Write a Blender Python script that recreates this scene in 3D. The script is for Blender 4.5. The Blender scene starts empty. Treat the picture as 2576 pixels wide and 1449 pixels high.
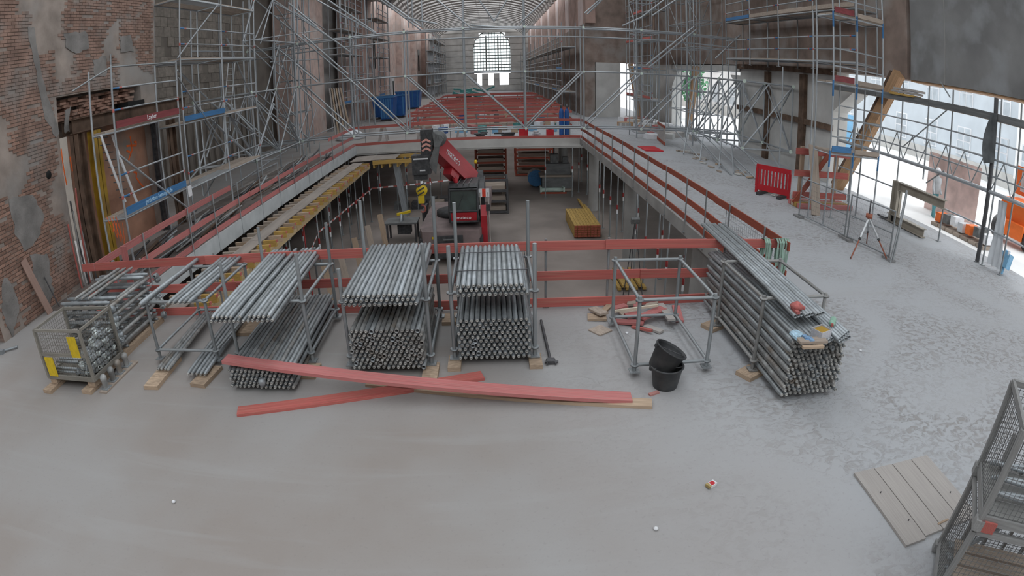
import bpy, bmesh, math, random
from mathutils import Vector, Matrix, Quaternion
random.seed(7)
SC = bpy.context.scene
COL = SC.collection
# ------------------------------------------------------------------ camera
# wide-angle site camera: theta = q + .0653 q^3 with q = r / 1455.69 px
FPX, K3, CX, CY = 1455.69, 0.0653, 1288.0, 724.5
PITCH, ROLL, YAW, CAMH = 0.3747, 0.0189, 0.0286, 3.7
_f = Vector((math.sin(YAW)*math.cos(PITCH), math.cos(YAW)*math.cos(PITCH), -math.sin(PITCH)))
_r0 = Vector((math.cos(YAW), -math.sin(YAW), 0)); _d0 = _f.cross(_r0)
_r = math.cos(ROLL)*_r0 + math.sin(ROLL)*_d0
_d = -math.sin(ROLL)*_r0 + math.cos(ROLL)*_d0
cam_data = bpy.data.cameras.new('camera'); cam = bpy.data.objects.new('camera', cam_data)
COL.objects.link(cam); SC.camera = cam
_m = Matrix((_r, -_d, -_f)).transposed().to_4x4(); _m.translation = (0, 0, CAMH)
cam.matrix_world = _m
SW = 36.0; PX = 2576.0/SW
cam_data.type = 'PANO'; cam_data.sensor_fit = 'HORIZONTAL'
cam_data.sensor_width = SW; cam_data.sensor_height = SW*1449/2576
cam_data.panorama_type = 'FISHEYE_LENS_POLYNOMIAL'
cam_data.fisheye_fov = math.radians(170)
cam_data.fisheye_polynomial_k0 = 0.0
cam_data.fisheye_polynomial_k1 = -(PX/FPX)
cam_data.fisheye_polynomial_k2 = 0.0
cam_data.fisheye_polynomial_k3 = -K3*(PX/FPX)**3
cam_data.fisheye_polynomial_k4 = 0.0
cam_data.clip_start = 0.05; cam_data.clip_end = 600
def ray(x, y):
    dx, dy = x-CX, y-CY; r = math.hypot(dx, dy) or 1e-9; q = r/FPX; th = q+K3*q**3; s = math.sin(th)/r
    return _r*(dx*s) + _d*(dy*s) + _f*math.cos(th)
def onz(x, y, z=0.0):
    d = ray(x, y); return Vector((0, 0, CAMH)) + d*((z-CAMH)/d.z)
def ony(x, y, Y):
    d = ray(x, y); return Vector((0, 0, CAMH)) + d*(Y/d.y)
def onx(x, y, X):
    d = ray(x, y); return Vector((0, 0, CAMH)) + d*(X/d.x)
# ------------------------------------------------------------------ world, exposure
W = bpy.data.worlds.new('overcast_sky'); SC.world = W; W.use_nodes = True
_n = W.node_tree.nodes; _l = W.node_tree.links
bg = _n['Background']; bg.inputs[0].default_value = (0.92, 0.96, 1.0, 1); bg.inputs[1].default_value = 2.25
SC.view_settings.view_transform = 'Standard'; SC.view_settings.look = 'None'
SC.view_settings.gamma = 1.0; SC.view_settings.use_curve_mapping = False
SC.view_settings.exposure = 0.12
SC.cycles.max_bounces = 6; SC.cycles.diffuse_bounces = 4; SC.cycles.glossy_bounces = 2
# ------------------------------------------------------------------ materials
MATS = {}
def M(name, col, rough=.7, metal=0.0, var=.15, scale=3.0, col2=None, bump=0.0, bscale=40.0, coord='Object', stretch=(1,1,1), rnd=.12, spec=.4, grime=None, gscale=1.0):
    if name in MATS: return MATS[name]
    m = bpy.data.materials.new(name); m.use_nodes = True; MATS[name] = m
    nt = m.node_tree; N = nt.nodes; L = nt.links; b = N['Principled BSDF']
    b.inputs['Roughness'].default_value = rough; b.inputs['Metallic'].default_value = metal
    b.inputs['Specular IOR Level'].default_value = spec
    if coord == 'World':
        g = N.new('ShaderNodeNewGeometry'); src = g.outputs['Position']
    else:
        t = N.new('ShaderNodeTexCoord'); src = t.outputs[coord]
    mp = N.new('ShaderNodeMapping'); mp.inputs['Scale'].default_value = stretch; L.new(src, mp.inputs[0])
    oi = N.new('ShaderNodeObjectInfo')
    if coord != 'World':
        ad = N.new('ShaderNodeVectorMath'); ad.operation = 'ADD'; L.new(mp.outputs[0], ad.inputs[0])
        cb = N.new('ShaderNodeCombineXYZ'); ml = N.new('ShaderNodeMath'); ml.operation = 'MULTIPLY'; ml.inputs[1].default_value = 37.0
        L.new(oi.outputs['Random'], ml.inputs[0]); L.new(ml.outputs[0], cb.inputs[0]); L.new(ml.outputs[0], cb.inputs[1]); L.new(cb.outputs[0], ad.inputs[1]); vec = ad.outputs[0]
    else: vec = mp.outputs[0]
    no = N.new('ShaderNodeTexNoise'); no.inputs['Scale'].default_value = scale; no.inputs['Detail'].default_value = 5; L.new(vec, no.inputs['Vector'])
    cr = N.new('ShaderNodeValToRGB')
    c1 = Vector(col); c2 = Vector(col2) if col2 else c1*(1+var*1.6)
    c0 = c1*(1-var*1.6) if not col2 else c1
    e = cr.color_ramp.elements; e[0].position = .32; e[1].position = .68
    e[0].color = (*c0, 1); e[1].color = (*[min(1, v) for v in c2], 1)
    L.new(no.outputs[0], cr.inputs[0]); out = cr.outputs[0]
    if grime:
        n3 = N.new('ShaderNodeTexNoise'); n3.inputs['Scale'].default_value = gscale; n3.inputs['Detail'].default_value = 6; L.new(vec, n3.inputs['Vector'])
        r3 = N.new('ShaderNodeMapRange'); r3.inputs[1].default_value = .5; r3.inputs[2].default_value = .68; L.new(n3.outputs[0], r3.inputs[0])
        mx = N.new('ShaderNodeMix'); mx.data_type = 'RGBA'; L.new(r3.outputs[0], mx.inputs[0]); L.new(out, mx.inputs[6]); mx.inputs[7].default_value = (*grime, 1); out = mx.outputs[2]
    if rnd:
        mr = N.new('ShaderNodeMapRange'); mr.inputs[3].default_value = 1-rnd; mr.inputs[4].default_value = 1+rnd; L.new(oi.outputs['Random'], mr.inputs[0])
        hs = N.new('ShaderNodeHueSaturation'); L.new(mr.outputs[0], hs.inputs['Value']); L.new(out, hs.inputs['Color']); out = hs.outputs[0]
    L.new(out, b.inputs['Base Color'])
    if bump:
        n2 = N.new('ShaderNodeTexNoise'); n2.inputs['Scale'].default_value = bscale; n2.inputs['Detail'].default_value = 4; L.new(vec, n2.inputs['Vector'])
        bp = N.new('ShaderNodeBump'); bp.inputs['Strength'].default_value = bump; bp.inputs['Distance'].default_value = .02; L.new(n2.outputs[0], bp.inputs['Height']); L.new(bp.outputs[0], b.inputs['Normal'])
    return m
WOODS = dict(coord='Generated', stretch=(1.2, 9, 9), scale=2.2)
GALV = M('galvanised_steel', (.27,.29,.30), .42, .35, .14, 6, rnd=.16)
GALVB = M('bright_galvanised_steel', (.34,.37,.39), .40, .35, .12, 6, rnd=.14)
GALVD = M('weathered_galvanised_steel', (.30,.305,.302), .55, .25, .2, 9, rnd=.2, grime=(.22,.19,.16), gscale=2.5)
STEELD = M('dark_steel', (.09,.09,.095), .5, .4, .2, 8)
SCAF = M('scaffold_galvanised_steel', (.35,.375,.395), .4, .3, .12, 6, rnd=.15)
ALU = M('aluminium', (.52,.54,.55), .4, .6, .08, 5)
RED = M('red_painted_timber', (.45,.115,.10), .75, 0, .14, rnd=.16, grime=(.42,.18,.14), gscale=2.0, **WOODS)
REDP = M('faded_red_timber', (.45,.15,.145), .8, 0, .12, rnd=.12, grime=(.42,.22,.2), gscale=2.0, **WOODS)
REDB = M('brown_red_timber', (.30,.075,.045), .8, 0, .14, rnd=.12, **WOODS)
REDF = M('glossy_red_plastic', (.50,.02,.03), .45, 0, .06, 3)
TIMB = M('sawn_timber', (.40,.30,.215), .85, 0, .16, rnd=.15, **WOODS)
TIMG = M('grey_weathered_timber', (.36,.30,.25), .9, 0, .14, rnd=.15, **WOODS)
TIMP = M('dusty_pale_timber', (.385,.36,.34), .9, 0, .05, rnd=.06, **WOODS)
YEL = M('yellow_formwork_timber', (.42,.27,.075), .7, 0, .15, rnd=.14, **WOODS)
PLY = M('dusty_plywood', (.30,.265,.235), .9, 0, .1, 2, rnd=.1)
ORT = M('orange_brown_timber', (.42,.26,.145), .7, 0, .14, rnd=.08, **WOODS)
BLUE = M('blue_painted_metal', (.05,.17,.36), .5, .1, .1, 4)
BRED = M('maroon_toe_board_paint', (.22,.05,.055), .6, 0, .1, 4)
YELM = M('yellow_painted_metal', (.62,.44,.02), .5, 0, .08, 4)
YELS = M('ochre_painted_steel', (.40,.25,.03), .55, .2, .15, 3, grime=(.2,.12,.05), gscale=1.5)
RUST = M('rust_brown_steel', (.13,.085,.06), .75, .3, .25, 3, rnd=.1)
IBEAM = M('beige_primed_steel', (.33,.30,.25), .6, .1, .08, 3)
CONC = M('cast_concrete', (.30,.295,.285), .85, 0, .1, 1.2, coord='World', rnd=0, bump=.15, bscale=12)
CONCL = M('light_concrete', (.52,.515,.495), .85, 0, .08, 1.0, coord='World', rnd=0, bump=.12, bscale=10)
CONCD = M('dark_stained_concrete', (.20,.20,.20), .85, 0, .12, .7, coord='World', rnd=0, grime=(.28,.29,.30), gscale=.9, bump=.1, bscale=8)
FACE = M('pale_slab_face_concrete', (.44,.47,.48), .8, 0, .07, 2.0, coord='World', rnd=0)
BASE = M('basement_floor_concrete', (.24,.205,.185), .8, 0, .12, .5, coord='World', rnd=0, bump=.1, bscale=6)
BWALL = M('yellowish_basement_wall', (.50,.50,.38), .9, 0, .06, .6, coord='World', rnd=0)
PLAST = M('grey_brown_mortar_render', (.29,.245,.215), .95, 0, .2, 1.6, coord='World', rnd=0, grime=(.31,.295,.28), gscale=.55, bump=.5, bscale=14)
BRICK = M('red_brown_brick', (.27,.16,.12), .92, 0, .2, 5, rnd=.28, grime=(.27,.20,.165), gscale=2.2)
BRICKW = M('mortar_smeared_brick', (.255,.165,.13), .92, 0, .2, 2.5, coord='World', rnd=0, grime=(.25,.22,.20), gscale=1.1)
PINK = M('pink_brick_wall', (.50,.38,.335), .9, 0, .12, 1.5, coord='World', rnd=0, grime=(.52,.46,.43), gscale=.7, bump=.2, bscale=9)
PINKD = M('red_brick_pier', (.36,.25,.215), .9, 0, .14, 1.0, coord='World', rnd=0, bump=.2, bscale=9)
RENDR = M('orange_brown_render', (.37,.20,.135), .95, 0, .14, 1.4, coord='World', rnd=0, grime=(.26,.22,.19), gscale=.8, bump=.3, bscale=10)
ORAN = M('orange_spray_paint', (.75,.14,.03), .8, 0, .1, 8)
BLOCK = M('grey_concrete_block', (.215,.19,.165), .9, 0, .12, 3, rnd=.14)
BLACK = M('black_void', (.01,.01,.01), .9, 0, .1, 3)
BPLAS = M('black_rubber_plastic', (.04,.042,.045), .55, 0, .2, 6, grime=(.07,.07,.07), gscale=5)
GLASS = M('dark_cab_glass', (.05,.07,.065), .12, 0, .2, 2, spec=.7)
WHITE = M('white_plastic', (.75,.76,.78), .6, 0, .05, 3)
WHITP = M('white_painted_metal', (.62,.63,.64), .5, .1, .05, 3)
GREEN = M('green_webbing', (.25,.36,.30), .8, 0, .15, 5)
TEAL = M('teal_sheet', (.07,.24,.23), .7, 0, .15, 3)
BLUEB = M('bright_blue_paint', (.02,.10,.33), .4, 0, .08, 3)
SKYB = M('light_blue_plastic', (.20,.42,.62), .5, 0, .08, 3)
ORGM = M('orange_vehicle_paint', (.80,.17,.03), .5, 0, .06, 3)
GREYM = M('grey_machine_paint', (.16,.165,.165), .6, .1, .15, 3)
FOIL = M('milky_plastic_foil', (.62,.65,.68), .35, 0, .06, 2)
MESHM = M('mesh_wire_steel', (.17,.17,.17), .5, .4, .1, 6)
MESHD = M('brown_mesh_wire', (.20,.185,.16), .55, .3, .15, 6)
FACAD = M('pale_stucco_facade', (.80,.80,.79), .9, 0, .05, .4, coord='World', rnd=0)
WINP = M('window_pane', (.48,.53,.57), .2, 0, .1, 1, spec=.8)
FUR = M('green_paint_bolt', (.62,.72,.64), .4, .2, .1, 4)
# ------------------------------------------------------------------ mesh kit
CACHE = {}
def mesh_from(verts, faces, mat, name):
    me = bpy.data.meshes.new(name); me.from_pydata([tuple(v) for v in verts], [], faces); me.materials.append(mat); me.update(); return me
def unit_box(mat):
    k = ('box', mat.name)
    if k not in CACHE:
        v = [(x, y, z) for z in (-.5, .5) for y in (-.5, .5) for x in (-.5, .5)]
        f = [(0,2,3,1), (4,5,7,6), (0,1,5,4), (2,6,7,3), (0,4,6,2), (1,3,7,5)]
        CACHE[k] = mesh_from(v, f, mat, 'box_'+mat.name)
    return CACHE[k]
def unit_cyl(mat, n=8):
    k = ('cyl', mat.name, n)
    if k not in CACHE:
        v = [(math.cos(2*math.pi*i/n), math.sin(2*math.pi*i/n), z) for z in (-.5, .5) for i in range(n)]
        f = [(i, (i+1) % n, n+(i+1) % n, n+i) for i in range(n)] + [tuple(range(n-1, -1, -1)), tuple(range(n, 2*n))]
        me = mesh_from(v, f, mat, 'tube_'+mat.name)
        for p in me.polygons: p.use_smooth = len(p.vertices) == 4
        CACHE[k] = me
    return CACHE[k]
class MB:
    """collects boxes, tubes and lathes into ONE mesh"""
    def __init__(s): s.v = []; s.f = []; s.sm = []
    def add(s, vs, fs, smooth=False):
        o = len(s.v); s.v += [tuple(v) for v in vs]; s.f += [tuple(i+o for i in f) for f in fs]; s.sm += [smooth]*len(fs)
    def box(s, c, d, R=None):
        c = Vector(c); vs = []
        for z in (-.5, .5):
            for y in (-.5, .5):
                for x in (-.5, .5):
                    p = Vector((x*d[0], y*d[1], z*d[2])); vs.append(c + (R @ p if R else p))
        s.add(vs, [(0,2,3,1), (4,5,7,6), (0,1,5,4), (2,6,7,3), (0,4,6,2), (1,3,7,5)])
    def tube(s, p, q, r, n=6, r2=None, caps=True):
        p = Vector(p); q = Vector(q); d = (q-p).normalized(); a = d.orthogonal().normalized(); b = d.cross(a); r2 = r if r2 is None else r2
        vs = [c + (a*math.cos(2*math.pi*i/n)+b*math.sin(2*math.pi*i/n))*rr for c, rr in ((p, r), (q, r2)) for i in range(n)]
        fs = [(i, (i+1) % n, n+(i+1) % n, n+i) for i in range(n)]
        s.add(vs, fs, True)
        if caps: s.add(vs, [tuple(range(n-1, -1, -1)), tuple(range(n, 2*n))])
    def path(s, pts, r, n=6):
        for a, b in zip(pts[:-1], pts[1:]): s.tube(a, b, r, n)
    def lathe(s, c, prof, n=16, axis=2):
        c = Vector(c); vs = []
        for (r, h) in prof:
            for i in range(n):
                a = 2*math.pi*i/n; p = [r*math.cos(a), r*math.sin(a), h]
                if axis == 1: p = [p[0], p[2], p[1]]
                if axis == 0: p = [p[2], p[0], p[1]]
                vs.append(c+Vector(p))
        fs = [(j*n+i, j*n+(i+1) % n, (j+1)*n+(i+1) % n, (j+1)*n+i) for j in range(len(prof)-1) for i in range(n)]
        s.add(vs, fs, True)
    def prism(s, poly, z0, z1, T=None):
        n = len(poly); vs = [Vector((x, y, z0)) for x, y in poly]+[Vector((x, y, z1)) for x, y in poly]
        if T: vs = [T @ v for v in vs]
        s.add(vs, [tuple(range(n-1, -1, -1)), tuple(range(n, 2*n))]+[(i, (i+1) % n, n+(i+1) % n, n+i) for i in range(n)])
    def mesh(s, mat, name='part_mesh'):
        me = bpy.data.meshes.new(name); me.from_pydata(s.v, [], s.f); me.materials.append(mat)
        for p, sm in zip(me.polygons, s.sm): p.use_smooth = sm
        me.update(); return me
def link(name, me, parent=None, loc=(0,0,0)):
    o = bpy.data.objects.new(name, me); COL.objects.link(o); o.location = loc
    if parent is not None: o.parent = parent
    return o
def tag(o, label=None, cat=None, group=None, kind=None):
    if label: o['label'] = label
    if cat: o['category'] = cat
    if group: o['group'] = group
    if kind: o['kind'] = kind
    return o
def align(p, q):
    return Vector((0, 0, 1)).rotation_difference((Vector(q)-Vector(p)).normalized())
class Thing:
    """an Empty at the thing's base; parts are given in world coordinates (or local when local=True)"""
    def __init__(s, name, label, cat, loc=(0,0,0), rotz=0.0, group=None, kind=None, local=False):
        s.o = bpy.data.objects.new(name, None); COL.objects.link(s.o); s.o.empty_display_size = .2
        s.o.location = loc; s.o.rotation_euler = (0, 0, rotz); s.L = Vector((0,0,0)) if local else Vector(loc)
        tag(s.o, label, cat, group, kind)
    def raw(s, name, me, mat4, parent=None):
        o = link(name, me, parent or s.o); s.sub(o, parent)
        o.matrix_basis = Matrix.Translation(-s.L) @ mat4; return o
    def sub(s, o, parent):
        if parent is not None: o.matrix_parent_inverse = (parent.matrix_parent_inverse @ parent.matrix_basis).inverted()
        return o
    def tube(s, name, p, q, r=.024, mat=None, n=8, parent=None):
        p = Vector(p)-s.L; q = Vector(q)-s.L
        o = link(name, unit_cyl(mat or GALV, n), parent or s.o); s.sub(o, parent)
        o.location = (p+q)/2; o.rotation_mode = 'QUATERNION'; o.rotation_quaternion = align(p, q); o.scale = (r, r, (q-p).length); return o
    def box(s, name, c, d, mat, R=None, parent=None):
        o = link(name, unit_box(mat), parent or s.o); s.sub(o, parent); o.location = Vector(c)-s.L; o.scale = d
        if R is not None: o.rotation_mode = 'QUATERNION'; o.rotation_quaternion = R.to_quaternion()
        return o
    def board(s, name, p, q, w, h, mat, up=(0,0,1), parent=None):
        """board from p to q: w across, h along up"""
        R, ln = brot(p, q, up)
        return s.box(name, (Vector(p)+Vector(q))/2, (ln, w, h), mat, R, parent)
    def mb(s, name, mb, mat, parent=None, kind=None):
        o = link(name, mb.mesh(mat, name), parent or s.o); s.sub(o, parent); o.location = -s.L
        if kind: o['kind'] = kind
        return o
def brot(p, q, up=(0,0,1)):
    p = Vector(p); q = Vector(q); x = (q-p); ln = x.length; x.normalize(); u = Vector(up); y = u.cross(x)
    if y.length < 1e-5: y = Vector((0,1,0)).cross(x)
    y.normalize(); z = x.cross(y); return Matrix((x, y, z)).transposed(), ln
def copy_tree(o, parent=None):
    c = o.copy(); COL.objects.link(c); c.parent = parent
    for ch in list(o.children): copy_tree(ch, c)
    return c
def struct(name, mb, mat, parent=None):
    o = link(name, mb.mesh(mat, name), parent)
    if parent is None: o['kind'] = 'structure'
    return o
# ================================================================== STRUCTURE
def floor_material():
    m = bpy.data.materials.new('dusty_concrete_floor'); m.use_nodes = True; nt = m.node_tree; N = nt.nodes; L = nt.links; b = N['Principled BSDF']
    b.inputs['Roughness'].default_value = .8; b.inputs['Specular IOR Level'].default_value = .3
    g = N.new('ShaderNodeNewGeometry'); P = g.outputs['Position']
    def noise(sc, det=5, dist=0.0, st=(1,1,1)):
        mp = N.new('ShaderNodeMapping'); mp.inputs['Scale'].default_value = st; L.new(P, mp.inputs[0])
        n = N.new('ShaderNodeTexNoise'); n.inputs['Scale'].default_value = sc; n.inputs['Detail'].default_value = det; n.inputs['Distortion'].default_value = dist; L.new(mp.outputs[0], n.inputs['Vector']); return n.outputs[0]
    def rng(x, a, b2, c=0., d=1.):
        r = N.new('ShaderNodeMapRange'); r.inputs[1].default_value = a; r.inputs[2].default_value = b2; r.inputs[3].default_value = c; r.inputs[4].default_value = d; L.new(x, r.inputs[0]); return r.outputs[0]
    def mul(a, b2, op='MULTIPLY'):
        r = N.new('ShaderNodeMath'); r.operation = op
        for i, v in enumerate((a, b2)):
            if isinstance(v, float): r.inputs[i].default_value = v
            else: L.new(v, r.inputs[i])
        return r.outputs[0]
    def mix(f, a, c):
        x = N.new('ShaderNodeMix'); x.data_type = 'RGBA'; L.new(f, x.inputs[0])
        for i, v in ((6, a), (7, c)):
            if isinstance(v, tuple): x.inputs[i].default_value = (*v, 1)
            else: L.new(v, x.inputs[i])
        return x.outputs[2]
    big = rng(noise(.45, 4), .38, .62)
    c = mix(big, (.285,.258,.24), (.315,.305,.298))
    # scuffed powder: patches where it has been trodden through, mostly on the open right-hand side
    sep = N.new('ShaderNodeSeparateXYZ'); L.new(P, sep.inputs[0])
    side = rng(mul(sep.outputs[0], mul(sep.outputs[1], .1), 'ADD'), .3, 4.5)
    zone = mul(side, rng(noise(.38, 3, 1.2), .36, .58), 'MULTIPLY')
    scuff = rng(noise(8.5, 7, 1.0, (1.0, 1.3, 1)), .47, .63)
    dust_daylight = mul(side, .8)  # paler, bluer dust to the right, with daylight from the openings painted in
    c = mix(dust_daylight, c, (.42,.44,.465))
    sc = mul(scuff, zone)
    c = mix(mul(sc, .7), c, (.25,.235,.22))
    fine = rng(noise(22, 3), .60, .72); c = mix(mul(fine, .25), c, (.22,.205,.2))
    # faint wheel tracks and trowel streaks running across the hall
    st = rng(noise(1.4, 5, .8, (.25, 2.2, 1)), .54, .70); c = mix(mul(st, .3), c, (.36,.36,.36))
    L.new(c, b.inputs['Base Color'])
    h = mul(mul(sc, .8), mul(noise(9, 4), .25), 'ADD')
    bp = N.new('ShaderNodeBump'); bp.inputs['Strength'].default_value = .5; bp.inputs['Distance'].default_value = .03; L.new(h, bp.inputs['Height']); L.new(bp.outputs[0], b.inputs['Normal'])
    return m
FLOOR = floor_material()
VX0, VX1, VY0, VY1 = -7.72, 4.86, 8.56, 31.8          # the big floor opening
WX0, WX1, WY0, WY1 = -5.7, 5.3, 38.6, 75.0            # second opening further down the hall
mb = MB()
xs = [-14.6, VX0, WX0, VX1, WX1, 13.9]; ys = [-7, VY0, VY1, WY0, WY1, 121]
for i in range(5):
    for j in range(5):
        cx, cy = (xs[i]+xs[i+1])/2, (ys[j]+ys[j+1])/2
        if VX0 < cx < VX1 and VY0 < cy < VY1: continue
        if WX0 < cx < WX1 and WY0 < cy < WY1: continue
        mb.box((cx, cy, -.16), (xs[i+1]-xs[i], ys[j+1]-ys[j], .32))
struct('floor', mb, FLOOR)
# pale slab edge faces of the opening (left formwork face, far beam)
mb = MB(); mb.box((VX0+.02, (VY0+VY1)/2, -.235), (.04, VY1-VY0, .47)); struct('trim_1', mb, FACE)
mb = MB(); mb.box(((VX0+VX1)/2, VY1-.03, -.225), (VX1-VX0, .06, .45)); mb.box(((VX0+VX1)/2, VY1+.3, -.44), (VX1-VX0+1, .6, .2)); struct('trim_2', mb, CONCL)
mb = MB(); mb.box((VX1-.02, (VY0+VY1)/2, -.17), (.04, VY1-VY0, .34)); struct('trim_3', mb, CONC)
# basement
mb = MB(); mb.box((0, 50, -3.8), (34, 104, .2)); struct('floor_basement', mb, BASE)
mb = MB(); mb.box((0, 101.5, -2.1), (34, .4, 3.4)); struct('wall_basement_far', mb, BWALL)
mb = MB(); mb.box((10.2, 48, -2.1), (.4, 26, 3.4)); struct('wall_basement_right', mb, BWALL)
mb = MB(); mb.box((-14, 30, -2.1), (.4, 64, 3.4)); struct('wall_basement_left', mb, CONC)
mb = MB(); mb.box((0, -1.5, -2.1), (34, .4, 3.4)); struct('wall_basement_near', mb, CONC)
# ---- left side -------------------------------------------------------------
LX = -10.1
HOLE = (10.45, 15.25, 3.62)       # doorway in the brick wall: y0, y1, top
mb = MB()
T = .75
mb.box((LX-T/2, (7.2+HOLE[0])/2, 4.6), (T, HOLE[0]-7.2, 9.2))
mb.box((LX-T/2, (HOLE[0]+15.3)/2, (4.62+9.2)/2), (T, 15.3-HOLE[0], 9.2-4.62))
mb.box((LX-T/2, 14.85, 4.12), (T, .9, 1.0))
mb.box((LX-T/2-.3, (HOLE[0]+14.4)/2, 4.12), (T-.6, 14.4-HOLE[0], 1.0))
mb.box((LX-T/2-.02, 15.3-.02, 1.9), (T-.04, .04, 3.5))
mb.box((LX-T/2-.6, 10.6, .0), (.1, .1, .1))
wl = struct('wall_left', mb, PLAST)
# bricks that stand proud of the mortar: the ones nearest the camera as single pieces, the rest joined
def plaster(y, z):
    a = math.sin(y*1.9+1.3*math.sin(z*1.1+.7))+.9*math.sin(z*1.55+y*.8+2.0)+.55*math.sin(y*4.1-z*3.3)
    return a
BW, BH = .25, .081
cand = []
for r in range(int(9.1/BH)):
    z = .04+r*BH
    off = (r % 2)*.125
    y = 7.21+off
    while y+.24 < 15.28:
        yc, zc = y+.12, z+.035
        inhole = (HOLE[0]-.13 < yc and zc < 4.62) and not (yc > 14.5 and zc > HOLE[2]+.05)
        band = abs(zc-(1.0+.75*(yc-7.2))) < .0
        if not inhole and plaster(yc, zc) < .75 and random.random() > .07: cand.append((yc, zc))
        y += BW
cand.sort(key=lambda p: (p[0]-4)**2+(p[1]-1.4)**2)
bme = unit_box(BRICK)
for i, (y, z) in enumerate(cand[:300]):
    o = link('brick', bme, wl, (LX+.004+random.uniform(-.006, .004), y, z)); o.scale = (.04, .236, .067)
mb = MB()
for y, z in cand[300:]: mb.box((LX+.003+random.uniform(-.006, .004), y, z), (.04, .236, .067))
o = struct('brick_field', mb, BRICKW, wl); o['kind'] = 'stuff'
mb = MB()
for r in range(26):
    for k in range(3): mb.box((LX-.13-.25*k, 7.19, .04+r*.081+.035), (.236, .03, .067))
o = struct('brick_end_face', mb, BRICKW, wl); o['kind'] = 'stuff'
# thick grey render patches with their own edge
def patch(name, pts, X, th, mat, parent, seed=0):
    rr = random.Random(seed); v = []; n = len(pts)
    for (y, z) in pts: v.append((X+th, y, z))
    for (y, z) in pts: v.append((X-.01, y, z))
    f = [tuple(range(n))]+[(i, n+i, n+(i+1) % n, (i+1) % n) for i in range(n)]
    o = link(name, mesh_from(v, f, mat, name), parent); return o
REND = M('grey_cement_render', (.215,.205,.195), .95, 0, .14, 2.5, coord='World', rnd=0, bump=.6, bscale=18)
def blob(pxs, X=LX, jit=3, seed=1):
    rr = random.Random(seed); out = []
    for (a, b), (c, d) in zip(pxs, pxs[1:]+pxs[:1]):
        for t in (0, .25, .5, .75):
            p = onx(a+(c-a)*t+rr.uniform(-jit, jit), b+(d-b)*t+rr.uniform(-jit, jit), X); out.append((p.y, p.z))
    return out
for k, pl in enumerate([[(20,500),(80,490),(108,540),(95,600),(60,632),(38,590)], [(75,640),(118,640),(125,690),(135,740),(115,785),(85,720)],
        [(66,70),(84,70),(95,150),(118,240),(148,330),(138,345),(112,300),(88,180)], [(160,85),(215,80),(222,120),(190,138),(165,118)], [(165,280),(175,270),(172,330),(160,335)],
        [(230,150),(262,140),(270,190),(240,196)], [(30,850),(42,800),(48,770),(20,700),(5,700),(2,780)], [(300,95),(330,88),(335,128),(305,135)]]):
    patch('render_patch', blob(pl, seed=k), LX, .03, REND, wl)
# broken-out recess above the lintel: exposed courses, dark pockets
mb = MB(); rr = random.Random(4)
for r in range(7):
    for i in range(24):
        if rr.random() < .16: continue
        y = 10.5+i*.25+(r % 2)*.12; z = 4.06+r*.078
        if y > 14.3 or (r < 2 and 13.2 < y < 14.2): continue
        mb.box((LX-.28-rr.uniform(0, .16)+.0*r, y, z), (.3, .235, .066))
struct('exposed_brick_course', mb, BRICK, wl)['kind'] = 'stuff'
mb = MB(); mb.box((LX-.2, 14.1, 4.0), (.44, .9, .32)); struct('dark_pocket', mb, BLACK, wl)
# rendered wall set back behind the doorway, with spray marks
mb = MB(); mb.box((-10.75, 13.4, 1.85), (.2, 3.7, 3.6)); wr = struct('wall_doorway', mb, RENDR)
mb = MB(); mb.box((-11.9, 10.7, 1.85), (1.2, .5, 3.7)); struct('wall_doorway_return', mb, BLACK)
def stroke(pts, X, r=.022):
    mb = MB(); P = [onx(a, b, X) for a, b in pts]
    for p, q in zip(P[:-1], P[1:]):
        R, ln = brot(p, q, (1, 0, 0)); mb.box((p+q)/2, (ln+.02, r*2, .006), R)
    return mb
C4 = lambda a, b: (220+a/4, 260+b/4)
for ps in ([C4(430,335), C4(440,400), C4(450,470), C4(430,520), C4(415,570)], [C4(395,430), C4(440,425), C4(490,425)], [C4(470,390), C4(490,385), C4(490,420)], [C4(395,480), C4(430,490)],
           [C4(465,690), C4(495,700), C4(490,745), C4(520,790), C4(560,840)]):
    o = struct('paint_mark', stroke(ps, -10.645, .03), ORAN, wr)
for ps in ([(154,375), (158,410), (163,440), (168,465)], [(176,395), (182,430)]):
    o = struct('paint_mark', stroke(ps, LX+.03, .02), ORAN, wl)
mb = MB(); p = onx(121, 440, LX); mb.lathe((LX+.03, p.y, p.z), [(.0,.0), (.1,0), (.1,-.06)], 14, 0); struct('core_hole', mb, BLACK, wl)
# ---- left recess beyond the brick wall: block wall
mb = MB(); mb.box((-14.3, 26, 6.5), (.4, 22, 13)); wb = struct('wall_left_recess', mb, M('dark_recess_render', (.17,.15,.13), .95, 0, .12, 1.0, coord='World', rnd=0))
bb = unit_box(BLOCK); rr = random.Random(9)
for r in range(12):
    z = 3.1+r*.46; 
    for i in range(24):
        if rr.random() < .1: continue
        y = 17.2+i*.62+(r % 2)*.3
        o = link('concrete_block', bb, wb, (-14.09+rr.uniform(-.008, .008), y, z)); o.scale = (.05, .6 if r % 3 else .6, .445)
for i in range(22):     # tall vertical ribs of the lower wall
    o = link('rib', bb, wb, (-14.05, 17.4+i*.72, 1.5)); o.scale = (.1, .34, 3.0)
mb = MB(); mb.box((-13.2, 39, 8), (1.2, 7.6, 16)); struct('wall_left_pier', mb, PINK)
mb = MB(); mb.box((-13.9, 48, 8), (.4, 11, 16)); struct('wall_left_gap', mb, CONC)
mb = MB(); mb.box((-12.9, 85, 9), (.8, 71, 18)); wlf = struct('wall_left_far', mb, PINK)
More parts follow.
